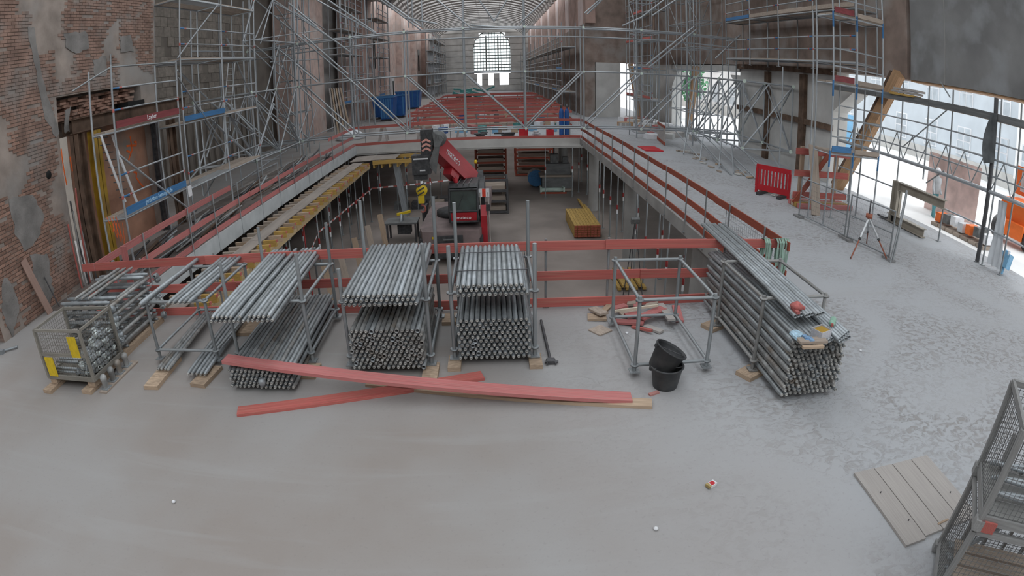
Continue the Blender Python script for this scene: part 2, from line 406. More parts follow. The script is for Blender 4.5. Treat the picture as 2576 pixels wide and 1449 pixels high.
for y, z0, z1, w in ((71, 4.6, 8.2, 1.2), (101, 4.8, 7.6, 1.4), (62, 5, 8, 1.0), (84, 5, 8, 1.0)):
    mb = MB(); mb.box((-12.48, y, (z0+z1)/2), (.06, w, z1-z0)); struct('slit_window', mb, BLACK, wlf)
    mb = MB(); mb.box((-12.46, y, z1+.5), (.08, w*1.5, 1.0)); struct('lintel_block', mb, CONC, wlf)
for y in (54, 66, 78, 92, 106):
    mb = MB(); mb.box((-12.2, y, 9), (.9, 2.2, 18)); struct('pilaster', mb, PINKD if y in (54, 106) else PINK, wlf)
mb = MB(); mb.box((-12.35, 72, 1.9), (.3, 2.2, 3.8)); o = struct('door_1', mb, WHITP)
mb = MB(); mb.box((-12.2, 72, 1.7), (.06, .7, 3.4)); struct('door_gap', mb, BLACK, o)
# ---- right side --------------------------------------------------------------
RX = 13.5
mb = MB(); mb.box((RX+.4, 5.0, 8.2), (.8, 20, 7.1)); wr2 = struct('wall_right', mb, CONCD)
for y in (4.2, 9.2, 13.2):
    mb = MB(); mb.box((RX-.003, y, 8.2), (.012, .03, 7.1)); struct('pour_joint', mb, CONC, wr2)
mb = MB(); mb.box((RX+.38, 5.0, 4.62), (.7, 20, .06)); struct('lintel_timber', mb, ORT, wr2)
BROWN = M('brown_brick_render', (.26,.20,.17), .95, 0, .16, 1.2, coord='World', rnd=0, grime=(.31,.28,.26), gscale=.6, bump=.4, bscale=12)
mb = MB(); mb.box((RX+.4, 31.2, 8.3), (.8, 32, 7.3)); struct('wall_right_upper', mb, BROWN)
mb = MB(); mb.box((RX+.4, 24.8, 2.3), (.8, 9.6, 4.7)); wrp = struct('wall_right_pier', mb, CONCL)
mb = MB(); mb.box((RX-.1, 24.8, 4.6), (.2, 10, .25)); mb.box((RX-.08, 24.8, 2.3), (.14, 9.8, .25)); struct('waling_beam', mb, RUST, wrp)
for y in (22.4, 26.0):
    mb = MB(); mb.box((RX-.08, y, 2.2), (.2, .45, 4.4)); struct('steel_post', mb, RUST, wrp)
mb = MB(); mb.box((RX+.4, 44.8, 2.3), (.8, 5.2, 4.7)); struct('wall_right_pier_far', mb, CONCL)
mb = MB(); mb.box((RX+.4, 35.9, 4.5), (.8, 12.8, .4)); struct('wall_right_lintel', mb, CONCL)
for y0, y1 in ((29.6, 31.0), (41.0, 42.2), (18.2, 20.0)):     # chamfered corners of the openings
    mb = MB(); ya = y0 if y0 == 29.6 else y1
    yb = y1 if ya == y0 else y0
    T = Matrix(((0,0,1,0), (1,0,0,0), (0,1,0,0), (0,0,0,1)))
    mb.prism([(ya, 4.1), (ya, 3.0), (yb, 4.1)], RX, RX+.8, T); struct('corner_splay', mb, CONCL, wrp)
mb = MB(); mb.box((9.6, 47.9, 2.3), (2.1, .8, 4.7)); mb.box((12.95, 47.9, 2.3), (1.5, .8, 4.7)); struct('wall_step', mb, CONCL); mb = MB(); mb.box((11.1, 47.9, 9.65), (5.2, .8, 10)); struct('wall_step_upper', mb, BROWN)
mb = MB(); mb.box((8.1, 84, 4.0), (.8, 73, 8)); wlr = struct('wall_right_far', mb, BROWN)
# upper far wall with tall lancet openings between brick piers
lan = [50, 59, 68, 78, 89, 101, 113]
edges = [47.0]
for y in lan: edges += [y-1.6, y+1.6]
edges += [120.5]
mb = MB()
for k in range(0, len(edges), 2): mb.box((8.1, (edges[k]+edges[k+1])/2, 12), (.8, edges[k+1]-edges[k], 8))
struct('lancet_pier_row', mb, PINKD, wlr)
LITE = M('pale_lancet_infill', (.62,.52,.50), .9, 0, .08, 1.0, coord='World', rnd=0)
for y in lan:
    mb = MB(); T = Matrix(((0,0,1,0), (1,0,0,0), (0,1,0,0), (0,0,0,1)))
    mb.prism([(y-1.6, 8), (y+1.6, 8), (y+1.6, 12.2), (y+.9, 13.7), (y, 14.6), (y-.9, 13.7), (y-1.6, 12.2)], 7.76, 7.86, T); struct('lancet_panel', mb, LITE, wlr)
# ---- far end wall with its arched window
EY = 120.0
WXA, WXB = -3.45, 3.98; SILL, SPR, TOP = 4.25, 9.4, 12.95; wc = (WXA+WXB)/2; wr_ = (WXB-WXA)/2
STONE = M('banded_stone', (.56,.545,.52), .9, 0, .1, .6, coord='World', rnd=0, bump=.2, bscale=5)
mb = MB()
z = 0.0; k = 0
while z < 15.5:
    h = 1.25; d = .8 if k % 2 else .86
    zz = z+h/2
    if zz < SILL-.3: segs = [(-14.6, -2.9), (-1.9, -.6), (.5, 1.7), (3.6, 9)] if zz > 1.2 and zz < 3.6 else [(-14.6, 9)]
    elif zz < SPR: segs = [(-14.6, WXA), (WXB, 9)]
    elif zz < TOP: 
        hw = wr_*math.sqrt(max(0, 1-((zz-SPR)/(TOP-SPR))**2)); segs = [(-14.6, wc-hw), (wc+hw, 9)]
    else: segs = [(-14.6, 9)]
    for a, b in segs: mb.box(((a+b)/2, EY+.4, zz), (b-a, d, h-.12)); mb.box(((a+b)/2, EY+.44, zz), (b-a, .7, h))
    z += h; k += 1
struct('wall_back', mb, STONE)
def pane_material():
    m = bpy.data.materials.new('translucent_window_glass'); m.use_nodes = True; N = m.node_tree.nodes; L = m.node_tree.links
    b = N['Principled BSDF']; b.inputs['Base Color'].default_value = (.9,.95,.95,1); b.inputs['Roughness'].default_value = .25
    t = N.new('ShaderNodeBsdfTransparent'); t.inputs[0].default_value = (.93,.97,.96,1); x = N.new('ShaderNodeMixShader'); x.inputs[0].default_value = .12
    L.new(t.outputs[0], x.inputs[1]); L.new(b.outputs[0], x.inputs[2]); L.new(x.outputs[0], N['Material Output'].inputs[0]); return m
PANE = pane_material()
win = bpy.data.objects.new('window_1', None); COL.objects.link(win); win.location = (wc, EY, SILL); win['kind'] = 'structure'
mb = MB(); N1 = 14
def halfw(z): return wr_ if z <= SPR else wr_*math.sqrt(max(0.0, 1-((z-SPR)/(TOP-SPR))**2))
for k in range(13):
    z = SILL+k*(TOP-SILL)/13; hw = halfw(z); mb.box((wc, EY+.3, z), (2*hw, .12, .2 if k else .35))
for x in (-1.22, 1.22): mb.box((wc+x, EY+.3, (SILL+11.9)/2), (.26, .16, 11.9-SILL))
for k in range(-6, 7):
    x = k*.6; 
    if abs(x) > wr_-.1 or abs(abs(x)-1.22) < .1: continue
    zt = SPR+(TOP-SPR)*math.sqrt(1-(x/wr_)**2); mb.box((wc+x, EY+.3, (SILL+zt)/2), (.1, .08, zt-SILL))
pts = [(wr_*math.cos(a), SPR+(TOP-SPR)*math.sin(a)) for a in [math.pi*i/14 for i in range(15)]]
for (a, b), (c, d) in zip(pts[:-1], pts[1:]):
    R, ln = brot((wc+a, EY+.3, b), (wc+c, EY+.3, d), (0, 1, 0)); mb.box(((2*wc+a+c)/2, EY+.3, (b+d)/2), (ln, .2, .2), R)
wf = link('window_frame', mb.mesh(M('window_bars', (.16,.18,.17), .7)), win, (-wc, -EY, -SILL))
for k in range(13):
    z0 = SILL+k*(TOP-SILL)/13+.06; z1 = z0+(TOP-SILL)/13-.12; hw = halfw(z1)
    for a, b in ((-wr_, -1.3), (-1.14, 1.14), (1.3, wr_)):
        a = max(a, -hw); b = min(b, hw)
        if b-a < .25: continue
        o = link('pane', unit_box(PANE), win); o.location = ((a+b)/2, .32, (z0+z1)/2-SILL); o.scale = (b-a, .02, z1-z0)
# roof: unseen boarded deck with open slots added to balance the light, ribbed barrel ceiling at the far end
CEIL = M('ribbed_ceiling_boards', (.48,.465,.45), .9, 0, .1, 1.0, coord='World', rnd=0)
mb = MB()
SLOT0, SLOT1 = -2.6, 2.2
for (a, b) in ((-15, -8.9), (-6.7, SLOT0), (SLOT1, 6.7), (8.9, 13.9)): mb.box(((a+b)/2, 30, 12.6), (b-a, 62, .3))
struct('ceiling_near_unseen', mb, CEIL)
mb = MB(); mb.box((0, -8, 4.7), (30, .4, 9.8)); struct('wall_rear_light_block', mb, PLAST)  # unseen wall behind the camera, added to darken the near floor
mb = MB(); mb.box((-14.8, 0, 6.2), (.4, 15, 12.8)); struct('wall_left_light_block', mb, PLAST)  # added to close the left side and keep daylight off the near floor
cx0, R0 = -1.9, 8.6
arc = [(cx0+R0*math.cos(a), 11.6+2.6*math.sin(a)) for a in [math.pi*i/16 for i in range(17)]]
cl = None
for k in range(24):      # separate rib boards, hidden gaps between them added to let light in
    y = 55+k*2.75; mb = MB()
    for (x, z), (x2, z2) in zip(arc[:-1], arc[1:]):
        R, ln = brot((x, y, z), (x2, y, z2), (0, 0, 1)); mb.box(((x+x2)/2, y, (z+z2)/2), (ln+.05, 1.5, .36), R)
    o = struct('ceiling' if k == 0 else 'ceiling_rib', mb, CEIL, cl)
    if k == 0: cl = o
# ---- basement columns
for k, (x, y, r) in enumerate(((5.3, 29.9, .26), (5.35, 21.6, .27), (4.7, 38.5, .3), (-9.2, 30, .25), (-9.2, 22, .25))):
    mb = MB(); mb.tube((x, y, -3.7), (x, y, -.3), r, 18); o = struct('concrete_column', mb, CONC)
mb = MB(); mb.box((5.6, 13.2, -2.0), (.9, 1.1, 3.4)); struct('wall_basement_stub', mb, CONC)
# ---- outside: ground, street facade
mb = MB(); mb.box((40.9, 30, -.15), (54, 100, .3)); struct('ground_outside', mb, M('bright_outside_paving', (.78,.78,.77), .9, 0, .06, .5, coord='World', rnd=0))
ORD = ['first', 'second', 'third', 'fourth', 'fifth', 'sixth', 'seventh', 'eighth', 'ninth', 'tenth', 'eleventh', 'twelfth', 'thirteenth', 'fourteenth', 'fifteenth', 'sixteenth', 'seventeenth', 'eighteenth']
# ================================================================== GUARD RAILS round the opening
def rails_along(t, a, b, levels, th, mat, seg, posts, post_h, side, post_mat=GALV, jit=.012, seed=0, bh=.15, low=-.25):
    """boards between a and b (xy), at the heights levels, made of single boards of length ~seg; posts at params"""
    rr = random.Random(seed); A = Vector((*a, 0)); B = Vector((*b, 0)); D = (B-A); ln = D.length; D.normalize()
    nrm = Vector((D.y, -D.x, 0))*side
    for z, m in zip(levels, mat):
        s = 0.0; k = 0
        while s < ln-.05:
            e = min(ln, s+seg*rr.uniform(.85, 1.1))
            if ln-e < .8: e = ln
            o = nrm*(.02+.028*(k % 2))
            p = A+D*(s-(.12 if s else 0))+o+Vector((0, 0, z-bh/2+rr.uniform(-jit, jit))); q = A+D*e+o+Vector((0, 0, z-bh/2+rr.uniform(-jit, jit)))
            t.board('rail_board', p, q, .028, bh, m); s = e; k += 1
    for s in posts:
        p = A+D*s-nrm*.03
        t.tube('post', p+Vector((0, 0, low)), p+Vector((0, 0, post_h)), .02, post_mat, 6)
        t.box('post_foot', p+Vector((0, 0, low)), (.1, .1, .03), post_mat)
R3 = (1.12, .62, .17)
t = Thing('guard_rail', 'red board guard rail along the near edge of the floor opening, behind the tube racks', 'guard rail', (-1.4, VY0, 0))
rails_along(t, (VX0-.4, VY0-.06), (VX1+.05, VY0-.06), R3, .03, (RED, RED, RED), 3.6, [.9, 1.6, 3.3, 5.2, 7.2, 8.9, 9.9, 11.9], 1.14, 1, seed=3, low=.0)
t = Thing('guard_rail', 'long faded red guard rail along the left edge of the floor opening', 'guard rail', (VX0, 20, 0))
rails_along(t, (VX0, VY0-.1), (VX0, 15.4), (1.12,), .03, (REDP,), 4.2, [], 1.2, -1, seed=5)
rails_along(t, (VX0, VY0-.1), (VX0, VY1), (.62, .17), .03, (REDP, REDP), 4.3, [1.9, 4.1, 5.6, 7.3, 9.1, 10.9, 12.6, 14.4, 16.3, 18.4, 20.4], 1.15, -1, seed=6, low=-.45)
rails_along(t, (VX0-.02, 26.5), (VX0-.02, VY1), (1.12,), .03, (REDP,), 4.2, [], 1.2, -1, seed=7)
t = Thing('guard_rail', 'brownish red board guard rail along the right edge of the floor opening', 'guard rail', (VX1, 20, 0))
rails_along(t, (VX1, VY0-.35), (VX1, VY1), R3, .03, (REDB, REDB, REDB), 4.0, [.9, 2.6, 4.0, 5.4, 7.2, 9.2, 11.0, 12.9, 14.8, 16.9, 18.8, 20.8, 22.6], 1.16, 1, seed=8)
t = Thing('guard_rail', 'red board guard rail across the far edge of the floor opening, beyond the crane vehicle', 'guard rail', (-1.4, VY1, 0))
rails_along(t, (VX0, VY1), (VX1, VY1), (1.12, .17), .03, (RED, RED), 4.0, [.6, 2.9, 5.4, 7.6, 10.0, 12.0], 1.15, 1, seed=9)
# wire mesh infill panel on the right rail
t = Thing('mesh_infill_panel', 'fine wire mesh panel hung inside the near end of the right guard rail', 'mesh panel', (VX1+.06, 10, 0))
mb = MB()
for i in range(26): mb.tube((VX1+.07, 8.7+i*.1, .18), (VX1+.07, 8.7+i*.1, .98), .003, 4)
for i in range(9): mb.tube((VX1+.07, 8.7, .18+i*.1), (VX1+.07, 11.2, .18+i*.1), .003, 4)
t.mb('wire_grid', mb, GALVB)
mb = MB(); mb.path([(VX1+.07, 8.7, .18), (VX1+.07, 11.2, .18), (VX1+.07, 11.2, .98), (VX1+.07, 8.7, .98), (VX1+.07, 8.7, .18)], .008); t.mb('panel_frame', mb, GALV)
# short propping timbers at the near left corner of the rail
t = Thing('corner_plank', 'short red upright plank inside the near left corner of the guard rail', 'plank', (-7.35, 9.0, 0)); t.board('plank', (-7.35, 9.1, .02), (-7.3, 9.05, 1.25), .03, .16, REDP, (1, 0, 0)); 
# green strap and hose on the near right corner
t = Thing('lifting_strap', 'pale green webbing straps draped over the near right corner of the guard rail', 'strap', (4.7, 8.4, 0))
rr = random.Random(15)
for k, x in enumerate((4.90, 4.86, 4.82, 4.78, 4.74, 4.70, 4.52, 4.49, 4.46)):
    zb_ = rr.uniform(.25, .6); y = 8.33+.02*(k % 3); mb = MB(); dx = rr.uniform(-.06, .06)
    pr = [(x+dx, y-.1, zb_), (x+dx*.6, y-.09, .75), (x, y-.07, 1.1), (x, y, 1.16), (x+.01, y+.13, 1.12), (x+dx*.5, y+.15, .8), (x+dx, y+.12, zb_+.1)]
    for p, q in zip(pr[:-1], pr[1:]):
        R, ln = brot(p, q, (0, 1, 0) if abs(p[2]-q[2]) > .08 else (0, 0, 1)); mb.box((Vector(p)+Vector(q))/2, (ln+.015, .035, .008), R)
    t.mb('strap_loop', mb, GREEN)
# ================================================================== FORMWORK STRIP on the left of the opening
t = Thing('formwork_platform', 'slab formwork strip of yellow beams and plywood along the left side of the opening', 'formwork', (-7, 20, -.8))
ZP = -.50
PALE = M('pale_edge_timber', (.50,.38,.22), .8, 0, .1, **WOODS)
for k, (y0, y1) in enumerate(((9.6, 12.3), (12.32, 15.0), (15.02, 18.7), (18.72, 22.4), (22.42, 26.2), (26.22, 28.7))):
    t.box('plywood_panel', (-6.98+.02*(k % 2)+.015*k, (y0+y1)/2, ZP-.011), (.46+.02*k, y1-y0, .022), PLY)
t.box('plywood_panel', (-5.7, 30.2, ZP-.011), (1.3, 1.7, .022), PLY); t.box('plywood_panel', (-6.9, 30.1, ZP-.005), (1.1, 1.9, .022), PLY)
y = 9.5; k = 0
while y < 28.6:
    j = random.uniform(-.05, .05)
    bm_ = t.box('cross_beam', (-6.95+j, y, ZP-.12), (1.34, .08, .19), TIMG if k % 3 else TIMB)
    t.box('beam_nose', (-6.47+j, y, ZP-.118), (.42, .086, .192), (YEL, TIMB, YEL)[k % 3], parent=bm_); t.box('beam_tip', (-6.255+j, y, ZP-.05), (.02, .09, .07), RED, parent=bm_)
    y += .46; k += 1
for (x, z, ya, yb) in ((-6.42, ZP-.31, 9.4, 29.2), (-7.45, ZP-.31, 9.4, 29.2)):
    yy = ya
    while yy < yb-.1: t.box('bearer_beam', (x, min(yy+1.95, (yy+yb)/2 if yb-yy < 3.9 else 99), z), (.08, min(3.85, yb-yy), .19), PALE if x > -7 else YEL); yy += 3.9
t.box('bearer_beam', (-5.1, 29.3, ZP-.14), (2.3, .09, .2), YEL); t.box('bearer_beam', (-4.9, 31.2, ZP-.14), (2.4, .09, .2), YEL)
for k in range(6): t.box('cross_beam', (-6.2+k*.42, 30.3, ZP-.35), (.08, 2.0, .19), YEL)
# adjustable steel props under it
PROPM = {}
def prop(x, y, top, red=False, label='', group=None, tilt=0.0):
    t = Thing('steel_prop', label, 'prop', (x, y, -3.7), group=group)
    m = M('red_prop_paint', (.32,.04,.04), .5, .1, .1, 4) if red else GALV
    h = -3.7+1.85
    t.tube('outer_tube', (x, y, -3.7), (x, y, h), .032, m, 8); t.tube('inner_tube', (x, y, h), (x+tilt, y, top), .025, m if red else GALVB, 8)
    t.tube('collar', (x, y, h-.16), (x, y, h+.03), .042, M('red_prop_paint', (.32,.04,.04), .5, .1, .1, 4), 8)
    t.tube('white_band', (x, y, h-.36), (x, y, h-.17), .036, WHITE, 8)
    t.box('base_plate', (x, y, -3.69), (.14, .14, .02), m); t.box('head_plate', (x+tilt, y, top), (.14, .14, .02), m)
rr = random.Random(12)
for k in range(13): prop(-6.42, 10.2+k*1.55, ZP-.41, k == 5, 'red adjustable prop under the yellow edge beam of the formwork strip' if k == 5 else ORD[k]+' prop from the near end under the yellow edge beam of the formwork', None if k == 5 else 'props under the formwork edge beam')
for k in range(10): prop(-7.45, 10.9+k*1.95, ZP-.41, False, ORD[k]+' prop from the near end in the back row under the formwork', 'props in the back row under the formwork')
for k, (x, y) in enumerate(((-6.0, 29.6), (-5.3, 30.8), (-4.6, 29.7), (-4.2, 31.0), (-3.4, 30.4), (-8.3, 26), (-8.8, 20), (-8.4, 32.5), (-6.8, 33), (-5.2, 34), (-3.2, 34.5), (-9.5, 36))):
    prop(x, y, -.5, False, 'galvanised prop standing behind the crane vehicle in the basement', 'props behind the crane vehicle')
for k, (x, y) in enumerate(((5.15, 12.3), (5.2, 14.4), (5.15, 15.9), (5.2, 17.1), (5.15, 18.5), (5.2, 20.1), (5.15, 23.2), (5.2, 24.9), (5.15, 26.3), (5.2, 27.6), (5.9, 16.4), (6.0, 19.3), (5.9, 22.6), (5.95, 25.6))):
    prop(x, y, -.34, False, ORD[k]+(' prop with red collar from the near end under the right slab edge' if k < 10 else ' prop of the set standing behind the right slab edge'), 'props under the right slab edge')
for k, (x, y) in enumerate(((4.6, 33.2), (5.2, 34.6), (5.6, 33.8), (6.2, 34.8), (6.6, 36), (3.0, 33.0), (5.9, 38))):
    prop(x, y, -.34, False, 'thin dark prop below the far edge beam near the yellowish wall', 'props beyond the far edge beam')
# wide grey steel column strip and barrier tape
t = Thing('steel_stanchion', 'wide pale grey steel stanchion behind the red crane boom', 'stanchion', (-5.0, 29.9, -3.7)); t.board('web', (-4.75, 29.9, -3.7), (-5.15, 29.9, -.7), .3, .12, GALVB, (0,1,0)); t.board('flange', (-4.6, 29.95, -3.7), (-5.0, 29.95, -.7), .05, .2, GALV, (0,1,0))
def tape(pts, label):
    t = Thing('barrier_tape', label, 'tape', pts[0])
    for p, q in zip(pts[:-1], pts[1:]):
        p = Vector(p); q = Vector(q); n = max(2, int((q-p).length/.3))
        for k in range(n): t.board('tape_stripe', p+(q-p)*(k/n), p+(q-p)*((k+1)/n), .003, .08, (RED, WHITE)[k % 2])
tape([(-6.6, 30.3, -2.2), (-4.2, 30.3, -2.1), (-1.0, 31.4, -2.05)], 'red and white barrier tape stretched between props behind the crane hook')
tape([(-6.42, 16.3, -2.6), (-6.9, 21, -2.0), (-6.6, 30.2, -2.2)], 'red and white barrier tape running along the props below the formwork')
# ================================================================== CRANE VEHICLE (rotating telehandler) in the basement
TY = 22.0
T_ = lambda x, y, Y=TY: ony(x, y, Y)
t = Thing('telehandler', 'red rotating telehandler with raised boom and black cab in the basement', 'telehandler', (-1.7, 24, -3.7))
DUST = M('dusty_grey_red_paint', (.20,.155,.15), .7, .1, .15, 2)
REDV = M('red_vehicle_paint', (.42,.025,.035), .4, .05, .08, 2, rnd=.03)
mb = MB(); T = Matrix.Identity(4)
mb.prism([(-2.85, 21.6), (-.62, 21.5), (-.5, 22.2), (-.5, 26.8), (-2.9, 26.8), (-3.0, 22.2)], -3.05, -2.35); ch = t.mb('chassis', mb, DUST)
mb = MB(); mb.box((-1.75, 21.45, -2.95), (1.0, .12, .9)); mb.box((-1.75, 21.36, -3.15), (.62, .1, .34)); t.mb('front_bumper', mb, BPLAS)
for z in (-2.62, -2.82, -3.0): t.box('grille_bar', (-1.75, 21.34, z), (.5, .05, .05), GREYM)
for x in (-2.72, -.72):
    mb = MB(); mb.box((x, 21.9, -2.85), (.5, .6, .35)); mb.tube((x, 21.7, -2.9), (x, 21.7, -3.62), .06, 10); mb.box((x, 21.7, -3.66), (.36, .36, .06)); t.mb('outrigger', mb, BPLAS)
    t.box('yellow_marker', (x+(.35 if x < -2 else -.3), 21.56, -2.6), (.2, .03, .09), YELM)
for x in (-2.9, -.55):
    for y in (22.7, 25.9):
        mb = MB(); mb.lathe((x, y, -3.12), [(.0, -.2), (.3, -.2), (.5, -.19), (.58, -.14), (.58, .14), (.5, .19), (.3, .2), (0, .2)], 20, 0); w = t.mb('wheel', mb, BPLAS)
        for s in (-1, 1): mb = MB(); mb.lathe((x, y, -3.12), [(0, .21*s), (.26, .22*s), (.28, .2*s)], 14, 0); t.mb('hub', mb, GREYM, parent=w)
mb = MB(); mb.lathe((-1.7, 24.3, -2.35), [(0, 0), (.8, 0), (.8, .2), (0, .2)], 20); t.mb('turntable', mb, BPLAS)
mb = MB(); mb.prism([(-1.9, 23.2), (-.2, 23.2), (-.1, 26.5), (-2.0, 26.5)], -2.15, -1.6); t.mb('superstructure', mb, DUST)
# cab
c0, c1 = T_(1133, 558), T_(1200, 462)
cxa, cxb = c0.x, c1.x; zb, zt = -2.1, -.72
mb = MB(); Tm = Matrix(((0,0,1,0), (1,0,0,0), (0,1,0,0), (0,0,0,1)))
prof = [(22.0, zb), (21.9, zb+.45), (22.05, zt-.1), (22.3, zt), (23.5, zt), (23.55, zb)]
for x in (cxa, cxb):
    for (a, b), (c, d) in zip(prof, prof[1:]+prof[:1]): mb.tube((x, a, b), (x, c, d), .05, 6)
for (a, b) in prof: mb.tube((cxa, a, b), (cxb, a, b), .05, 6)
t.mb('cab_frame', mb, BPLAS)
mb = MB(); mb.prism([(a+.03 if a < 22.5 else a-.03, b) for a, b in prof], cxa+.02, cxb-.02, Tm); cg = t.mb('cab_glass', mb, GLASS)
mb = MB(); mb.prism([(22.0, zb), (21.88, zb+.4), (22.1, zb+.4), (22.1, zb)], cxa-.04, cxb+.04, Tm); fp = t.mb('cab_front_panel', mb, REDV)
mb = MB(); mb.prism([(22.05, zt-.02), (22.3, zt+.1), (23.6, zt+.1), (23.6, zt-.02)], cxa-.02, cxb+.02, Tm); rf = t.mb('cab_roof', mb, BPLAS)
for x in (.3, .5, .7): t.board('roof_bar', (cxa+(cxb-cxa)*x, 22.15, zt+.12), (cxa+(cxb-cxa)*x+.1, 23.2, zt+.14), .03, .03, GREYM)
t.box('seat', ((cxa+cxb)/2, 23.0, -1.75), (.5, .5, .7), BPLAS)
t.mb('wiper', (lambda m: (m.tube((cxa+.3, 21.95, zb+.5), (cxa+.55, 22.0, zb+1.1), .012), m)[1])(MB()), BPLAS)
# lettering on the front panel and boom
def text(body, size, loc, rot, mat, parent, t, name='lettering', extrude=.003):
    cu = bpy.data.curves.new(name, 'FONT'); cu.body = body; cu.size = size; cu.extrude = extrude; cu.align_x = 'CENTER'; cu.align_y = 'CENTER'; cu.resolution_u = 2
    ob = bpy.data.objects.new('tmp', cu); COL.objects.link(ob); dg = bpy.context.evaluated_depsgraph_get(); me = bpy.data.meshes.new_from_object(ob.evaluated_get(dg)); bpy.data.objects.remove(ob)
    me.materials.clear(); me.materials.append(mat); o = link(name, me, parent or t.o)
    m4 = Matrix.Translation(Vector(loc)-t.L) @ rot.to_4x4()
    if parent is not None: t.sub(o, parent)
    o.matrix_basis = m4; return o
FRONT = Matrix(((1,0,0), (0,0,-1), (0,1,0)))      # text facing -Y
text('mateco', .19, ((cxa+cxb)/2, 21.855, zb+.2), FRONT, WHITE, fp, t)
# side mass right of cab
mb = MB(); mb.prism([(22.9, -2.2), (22.6, -1.0), (23.3, -.8), (26, -1.0), (26.4, -2.2)], cxb+.06, cxb+.26, Tm); t.mb('engine_cover', mb, BPLAS)
mb = MB(); mb.prism([(22.1, -3.0), (22.05, -1.9), (22.25, -1.5), (22.45, -3.0)], cxb+.1, cxb+.35, Tm); t.mb('side_fairing', mb, REDV)
for z in (-1.55,): t.box('mirror', (cxb+.4, 21.95, z), (.16, .05, .26), BPLAS)
# boom: from pivot behind the cab up to the left head
pv = ony(1180, 447, 24.0); hd = T_(1083, 352, 21.2)
d = (hd-pv).normalized(); up = Vector((d.x*-d.z, d.y*-d.z, 1-d.z*d.z)).normalized()
b0 = t.board('boom', pv-(hd-pv)*.06, pv+(hd-pv)*.95, .5, .72, REDV, up)
t.board('boom_inner', pv+(hd-pv)*.9, hd+d*.15, .42, .52, GREYM, up)
q = pv+(hd-pv)*.55; R, ln = brot(pv, hd, up)
side = -R.col[1] if R.col[1].y > 0 else R.col[1]
RL = Matrix((-R.col[0] if R.col[0].x < 0 else R.col[0], R.col[2], (R.col[0] if R.col[0].x > 0 else -R.col[0]).cross(R.col[2]))).transposed()
nrm = RL.col[2]
text('mateco', .42, pv+(hd-pv)*.58+nrm*.256, RL, WHITE, b0, t)
mb = MB(); mb.tube(pv+up*-.5+Vector((0,-1.2,-.4)), pv+(hd-pv)*.45-up*.36, .09, 10); t.mb('lift_cylinder', mb, REDV)
mb = MB(); mb.box(pv+(hd-pv)*.42-up*.5, (.7, .36, .3), R); t.mb('cylinder_bracket', mb, REDV)
mb = MB(); mb.prism([(24.2, -2.0), (24.4, -1.0), (24.9, -.55), (25.6, -.7), (26.0, -2.0)], -.95, -.45, Tm); t.mb('pivot_tower', mb, BPLAS)
# boom head
h = t.box('boom_head', hd+Vector((-.12, -.1, -.05)), (.42, .6, .95), BPLAS)
for k in range(3):
    for s in (-1, 1): t.board('chevron', hd+Vector((-.12, -.415, -.25+k*.16)), hd+Vector((-.12+s*.16, -.415, -.35+k*.16)), .02, .07, M('salmon_chevron', (.6,.3,.25), .7), (0,0,1))
mb = MB(); mb.lathe(hd+Vector((.3, -.1, .05)), [(0, -.16), (.3, -.16), (.3, .16), (0, .16)], 16, 1); t.mb('hose_reel', mb, GREYM)
mb = MB(); rr = random.Random(3)
for k in range(9): mb.path([hd+Vector((.15+.05*k, -.45, .3-.02*k)), hd+Vector((.2+.02*k, -.55, -.2)), hd+Vector((-.05+.03*k, -.5, -.9-.04*k))], .022, 5)
t.mb('hydraulic_hoses', mb, GREYM)
p0, p1 = T_(1037, 390, 20.9), T_(1085, 436, 20.9)
wb_ = t.box('winch_box', (p0+p1)/2, (abs(p1.x-p0.x), .45, abs(p1.z-p0.z)), BPLAS)
t.box('winch_plate', ((p0.x+p1.x)/2, 20.66, p0.z-.13), (abs(p1.x-p0.x)*.8, .02, .05), WHITP, parent=wb_); t.box('winch_plate', ((p0.x+p1.x)/2+.05, 20.66, p1.z+.16), (.2, .02, .05), WHITP, parent=wb_)
ft = t.box('winch_foot', ((p0.x+p1.x)/2-.05, 20.95, p1.z-.1), (.5, .4, .2), BPLAS)
hx = T_(1061, 470, 20.8)
t.tube('rope', (hx.x, 20.8, .1), (hx.x, 20.8, hx.z+.2), .012, STEELD, 6)
t.tube('rope_socket', (hx.x, 20.8, hx.z+.05), (hx.x, 20.8, hx.z+.22), .05, WHITE, 10)
mb = MB(); mb.lathe((hx.x, 20.75, hx.z-.12), [(0, -.09), (.19, -.09), (.21, -.05), (.21, .05), (.19, .09), (0, .09)], 18, 1); mb.box((hx.x-.03, 20.75, hx.z-.4), (.22, .16, .4)); hb = t.mb('hook_block', mb, YELM)
for k in range(3): t.board('stripe', (hx.x-.15, 20.655, hx.z-.3+.16*k), (hx.x+.1, 20.655, hx.z-.16+.16*k), .01, .05, BPLAS, (0,0,1), parent=hb)
mb = MB(); pts = [(hx.x+.1*math.cos(a), 20.75, hx.z-.82+.13*math.sin(a)) for a in [math.pi*.6-i*.42 for i in range(11)]]; mb.path(pts, .035, 8); mb.tube((hx.x-.02, 20.75, hx.z-.6), (hx.x-.02, 20.75, hx.z-.7), .04); t.mb('hook', mb, M('dull_red_hook', (.34,.11,.09), .6))
# amber beacon on pivot
mb = MB(); mb.lathe((-.75, 24.5, -.18), [(.0,.16), (.06,.14), (.07,0), (0,0)], 10); t.mb('beacon', mb, YELM)
